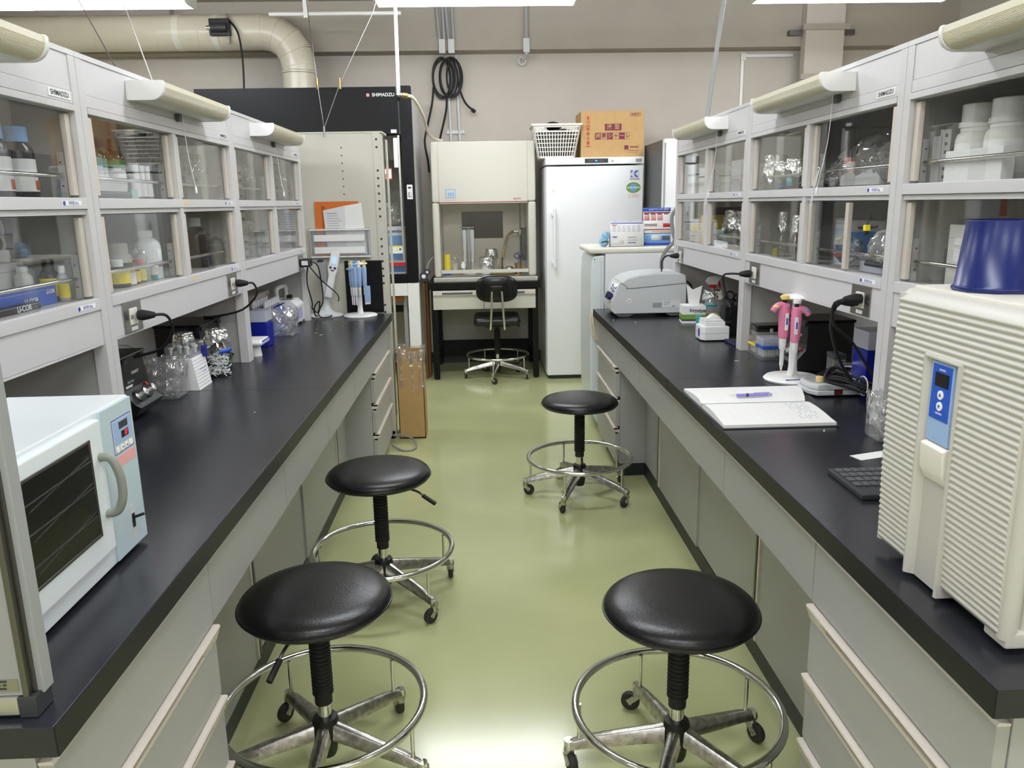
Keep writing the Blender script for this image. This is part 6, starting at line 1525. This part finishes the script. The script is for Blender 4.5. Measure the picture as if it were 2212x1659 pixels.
t = bottle('reagent_bottle', 'tall white plastic bottle with a small red and white label', 'bottle', -1.085, 2.617, ZL, .042, .155, 'white_cool', 'white', .42, .1, None); P('label', G().grid(lambda a, b: Vector((.0424 * cos(radians(-25 + 40 * a)), .0424 * sin(radians(-25 + 40 * a)), .045 + b * .05)), 6, 1), 'paper', t, thick=.0004); P('label_edge', G().grid(lambda a, b: Vector((.0426 * cos(radians(-25 + 40 * a)), .0426 * sin(radians(-25 + 40 * a)), .04 + b * .007)), 6, 1), 'red', t, thick=.0004)
bottle('teal_vial', 'little vial of teal liquid beside the tall white bottle', 'vial', -1.05, 2.565, ZL, .011, .05, 'teal', 'white', .6, .2, ['paper'], (.35, .75))
bottle('amber_bottle', 'large amber bottle with grey cap on the lower shelf', 'bottle', -1.095, 3.1, ZL, .041, .187, 'amber', 'grey_light', .42, .13, None)
bottle('amber_bottle', 'second amber bottle half hidden behind the large amber bottle', 'bottle', -1.17, 3.15, ZL, .04, .165, 'amber', 'black', .42, .13, None)
t = carton('clear_box', 'clear plastic box with crumpled film beside the large amber bottle', -1.1, -1.05, 3.155, 3.235, ZL, .1, 'plastic_clear'); P('film', G().blob((-1.075, 3.195, ZL + .05), .024, 14, 8, .2, 4), 'film', t, w=True)
# left, end unit
k_ = 0
for (y, z, h, lab) in ((3.56, ZU, .13, 'film wrapped cylinder on the upper shelf, first past the middle post'), (3.67, ZU, .15, 'film wrapped cylinder on the upper shelf, second past the middle post'), (3.79, ZU, .12, 'film wrapped cylinder on the upper shelf, third past the middle post'), (4.36, ZU, .13, 'film wrapped cylinder in the upper bay beside the perforated rack')):
    t = T('wrapped_cylinder', lab, 'cylinder', (-1.07, y, z)); P('cylinder', G().lathe([(0, 0), (.02, 0), (.02, h), (.023, h + .004)], (0, 0, 0), 20), 'glass_clear', t); P('film', G().blob((0, 0, h * .8), .034, 18, 12, .2, 20 + k_, (1, 1.3, 1.3)), 'film', t, sm=20); k_ += 1
for (y0, y1, h, lab) in ((3.46, 3.66, .1, 'long clear plastic box on the lower shelf, first past the middle post'), (3.68, 3.85, .09, 'clear plastic box on the lower shelf beside the mullion of the end unit'), (4.12, 4.4, .11, 'clear plastic box on the lower shelf beside the perforated rack')):
    t = carton('clear_box', lab, -1.15, -1.05, y0, y1, ZL, h, 'plastic_clear'); P('inner_sheets', G().box(-1.14, -1.06, y0 + .01, y1 - .01, ZL + .002, ZL + h * .6), 'plastic_milky', t, w=True)
    one('plastic_bag', G().blob((0, 0, .045), .045, 18, 10, .2, int(y0 * 10), (.85, 1.4, .85)), 'film', 'crumpled clear bag lying on the ' + lab.split(' on the ')[0] + (' by the rack' if y0 > 3.9 else ' by the mullion' if y0 > 3.67 else ' by the middle post'), 'bag', loc=(-1.1, (y0 + y1) / 2, ZL + h + .001))
# right, first unit
for q, (y, lab) in enumerate(((1.95, 'big clear bottle with a broad white cap, next to the shelf post'), (1.835, 'big clear bottle with a broad white cap, further from the shelf post'))):
    t = bottle('wide_cap_bottle', lab, 'bottle', 1.21, y, ZU, .048, .185, 'natural', 'white', .66, .26, ['paper'], (.1, .5)); P('cap_skirt', G().cyl((0, 0, .13), (0, 0, .142), .043, n=24), 'white', t)
t = T('perforated_bracket', 'white punched metal bracket strip before the broad capped bottles', 'bracket', (1.16, 2.0, ZU))
P('strip', G().box(-.012, .012, -.003, .003, 0, .13).box(-.014, -.011, -.003, .03, 0, .115), 'shelf_white', t)
for q in range(6): P('slot', G().box(-.003, .003, -.0036, .0036, .012 + q * .02, .02 + q * .02), 'grey_dark', t)
carton('white_carton', 'white carton below the broad capped bottles', 1.14, 1.17, 1.74, 1.96, ZU, .075, 'white')
t = carton('buffer_tank', 'large milky buffer tank with handwritten label behind the blue pot', 1.17, 1.34, 1.62, 1.96, ZL, .15, 'natural', 'tank')
box_part(t, 'hand_label', 'paper', 1.1685, 1.1705, 1.70, 1.93, ZL + .1, ZL + .118); text('1× 転写バッファー', .015, (1.168, 1.815, ZL + .109), FXN, 'ink', t, w=True)
box_part(t, 'info_label', 'paper', 1.1685, 1.1705, 1.72, 1.93, ZL + .06, ZL + .09)
for q in range(3): box_part(t, 'print_line', 'ink_grey', 1.168, 1.169, 1.74, 1.89, ZL + .066 + q * .008, ZL + .069 + q * .008)
# right, middle unit
for q, (y, h, lab) in enumerate(((3.18, .13, 'foil wrapped beaker, the one next to the post on the fridge side'), (3.065, .1, 'foil capped beaker between the foil wrapped beaker and the teal label beaker'), (2.955, .105, 'foil capped beaker with a teal label'))):
    t = T('foil_beaker', lab, 'beaker', (1.17, y, ZU)); P('beaker', G().lathe([(0, 0), (.036, 0), (.038, .006), (.038, h), (.041, h + .003)], (0, 0, 0), 24), 'glass_clear', t); foil_top(t, .041, h + .006, h * (.55 if q == 0 else .3), 30 + q, .035)
    if q == 0: P('foil_wrap', G().lathe([(.0385, .05), (.0388, .1)], (0, 0, 0), 20), 'foil', t)
    if q == 2: P('label', G().grid(lambda a, b: Vector((.0388 * cos(radians(170 + 50 * a)), .0388 * sin(radians(170 + 50 * a)), .015 + b * .028)), 6, 1), 'teal', t, thick=.0004)
t = T('bagged_supplies', 'big heap of clear bags on the upper shelf over the pink pipettes', 'bag', (1.215, 2.46, ZU))
for q, (dy, dx, r) in enumerate(((-.13, 0, .075), (.0, .01, .085), (.12, .0, .07), (.17, -.04, .045))): P('bag', G().blob((dx, dy, r * .97), r, 22, 12, .12, 40 + q, (.9, 1.05, .85)), 'film_dense', t, sm=20)
P('inner_packet', G().box(-.05, .05, -.13, .13, .005, .05), 'paper_grey', t, bev=.004); P('tag', G().box(-.079, -.078, .0, .04, .07, .09), 'pink_pale', t)
def flask(label, x, y, h, seed):
    t = T('erlenmeyer_flask', label, 'flask', (x, y, ZL)); P('glass', G().lathe([(0, .001), (.042, 0), (.044, .006), (.041, .02), (.017, h * .72), (.016, h)], (0, 0, 0), 28), 'glass_clear', t, sm=50); foil_top(t, .02, h + .004, .06, seed, .02)
flask('conical glass flask with foil over its neck, on the fridge side', 1.17, 3.06, .165, 50)
flask('conical glass flask with foil over its neck, beside the mullion', 1.15, 2.87, .155, 53)
t = carton('reagent_pack', 'white and sky blue carton on the lower shelf over the pink pipettes', 1.19, 1.31, 2.55, 2.655, ZL, .145, 'white'); box_part(t, 'panel', 'blue_light', 1.195, 1.305, 2.5485, 2.5502, ZL + .03, ZL + .11); text('eppendorf', .016, (1.25, 2.5485, ZL + .124), FY, 'ink_blue', t, w=True, bold=.02)
one('plastic_bag', G().blob((0, 0, .05), .045, 18, 10, .18, 61, (.8, 1.3, 1)), 'film', 'clear bag slumped before the white and sky blue carton', 'bag', loc=(1.165, 2.49, ZL + .006))
t = T('clipped_bag', 'clear bag with a yellow clip hanging out of the open shelf', 'bag', (1.13, 2.2, ZL + .04))
P('bag', G().blob((.005, 0, .04), .055, 20, 12, .14, 66, (.75, 1.0, .85)), 'film_dense', t, sm=25); P('clip', G().box(-.035, -.02, .045, .062, .085, .102), 'yellow', t, bev=.002); P('clip_jaw', G().box(-.032, -.023, .048, .058, .074, .086).cyl((-.028, .055, .1), (-.04, .09, .115), .0012, n=6).cyl((-.028, .055, .1), (-.02, .045, .13), .0012, n=6), 'black', t)
P('cable_inside', G().tube([(-.02, -.05, .0), (.0, .0, -.01), (-.03, .04, -.005)], .008, 8), 'charcoal', t)
t = T('blue_film_pack', 'pack of blue and white filter units below the clipped bag', 'pack', (1.19, 2.26, ZL)); P('sleeve', G().box(-.05, .06, -.1, .1, 0, .035), 'plastic_milky', t, bev=.006)
for q in range(4): P('unit', G().cyl((-.04, -.075 + q * .05, .02), (.03, -.075 + q * .05, .02), .014, n=14), 'blue_tip' if q % 2 else 'blue', t)
one('black_pouch', G().blob((0, 0, .02), .05, 16, 8, .08, 70, (.8, 1, .4)), 'charcoal', 'black pouch beside the blue filter pack', 'pouch', loc=(1.2, 2.16, ZL + .0355))
# right, end unit
for q, (y0, y1, h, lab) in enumerate(((4.24, 4.43, .155, 'tall white carton with a navy stripe on the upper shelf at the wall end'), (3.98, 4.2, .13, 'white carton with a dark stripe on the upper shelf beside the mullion'))):
    carton('white_carton', lab, 1.14, 1.3, y0, y1, ZU, h, 'white', panels=(('stripe', 'navy' if q == 0 else 'charcoal', 0, 1, .62, .68, 'x'), ('stripe', 'navy', 0, 1, .62, .68, 'y')))
for q, (y, z, lab) in enumerate(((3.78, 0, 'stack of clear dish boxes beside the mullion'), (3.62, 0, 'clear dish box between the stack and the shelf post'), (3.46, 0, 'clear dish box against the shelf post'), (3.62, .071, 'second clear dish box laid on the middle dish box'), (3.46, .071, 'second clear dish box laid on the post side dish box'))):
    carton('dish_box', lab, 1.15, 1.29, y - .07, y + .07, ZU + z, .07, 'plastic_milky')
for q, (y0, h, lab) in enumerate(((4.22, .12, 'cream box with a yellow label on the lower shelf at the wall end'), (4.0, .14, 'pale yellow box on the lower shelf beside the mullion'))):
    carton('cream_box', lab, 1.15, 1.3, y0, y0 + .17, ZL, h, 'white_warm' if q == 0 else 'yellow_soft', panels=(('label', 'yellow', .1, .9, .45, .8, 'x'), ('label', 'yellow', .1, .9, .45, .8, 'y')))
for q, (y, lab) in enumerate(((3.74, 'large foil topped beaker on the lower shelf beside the yellow tag'), (3.56, 'large foil topped beaker on the lower shelf against the shelf post'))):
    t = T('foil_beaker', lab, 'beaker', (1.205, y, ZL)); P('beaker', G().lathe([(0, 0), (.05, 0), (.052, .006), (.052, .155), (.055, .159)], (0, 0, 0), 26), 'glass_clear', t); foil_top(t, .056, .168, .07, 80 + q, .03)
    P('liner', G().lathe([(0, .004), (.046, .004), (.048, .1)], (0, 0, 0), 20), 'foil_dull', t)
one('yellow_tag', G().box(-.001, .001, -.012, .012, 0, .025), 'yellow', 'small yellow tag standing before the foil topped beakers', 'tag', loc=(1.14, 3.46, ZL))
carton('paper_pack', 'white paper pack lying before the large foil topped beakers', 1.115, 1.122, 3.6, 3.8, ZL, .03, 'paper', 'pack')
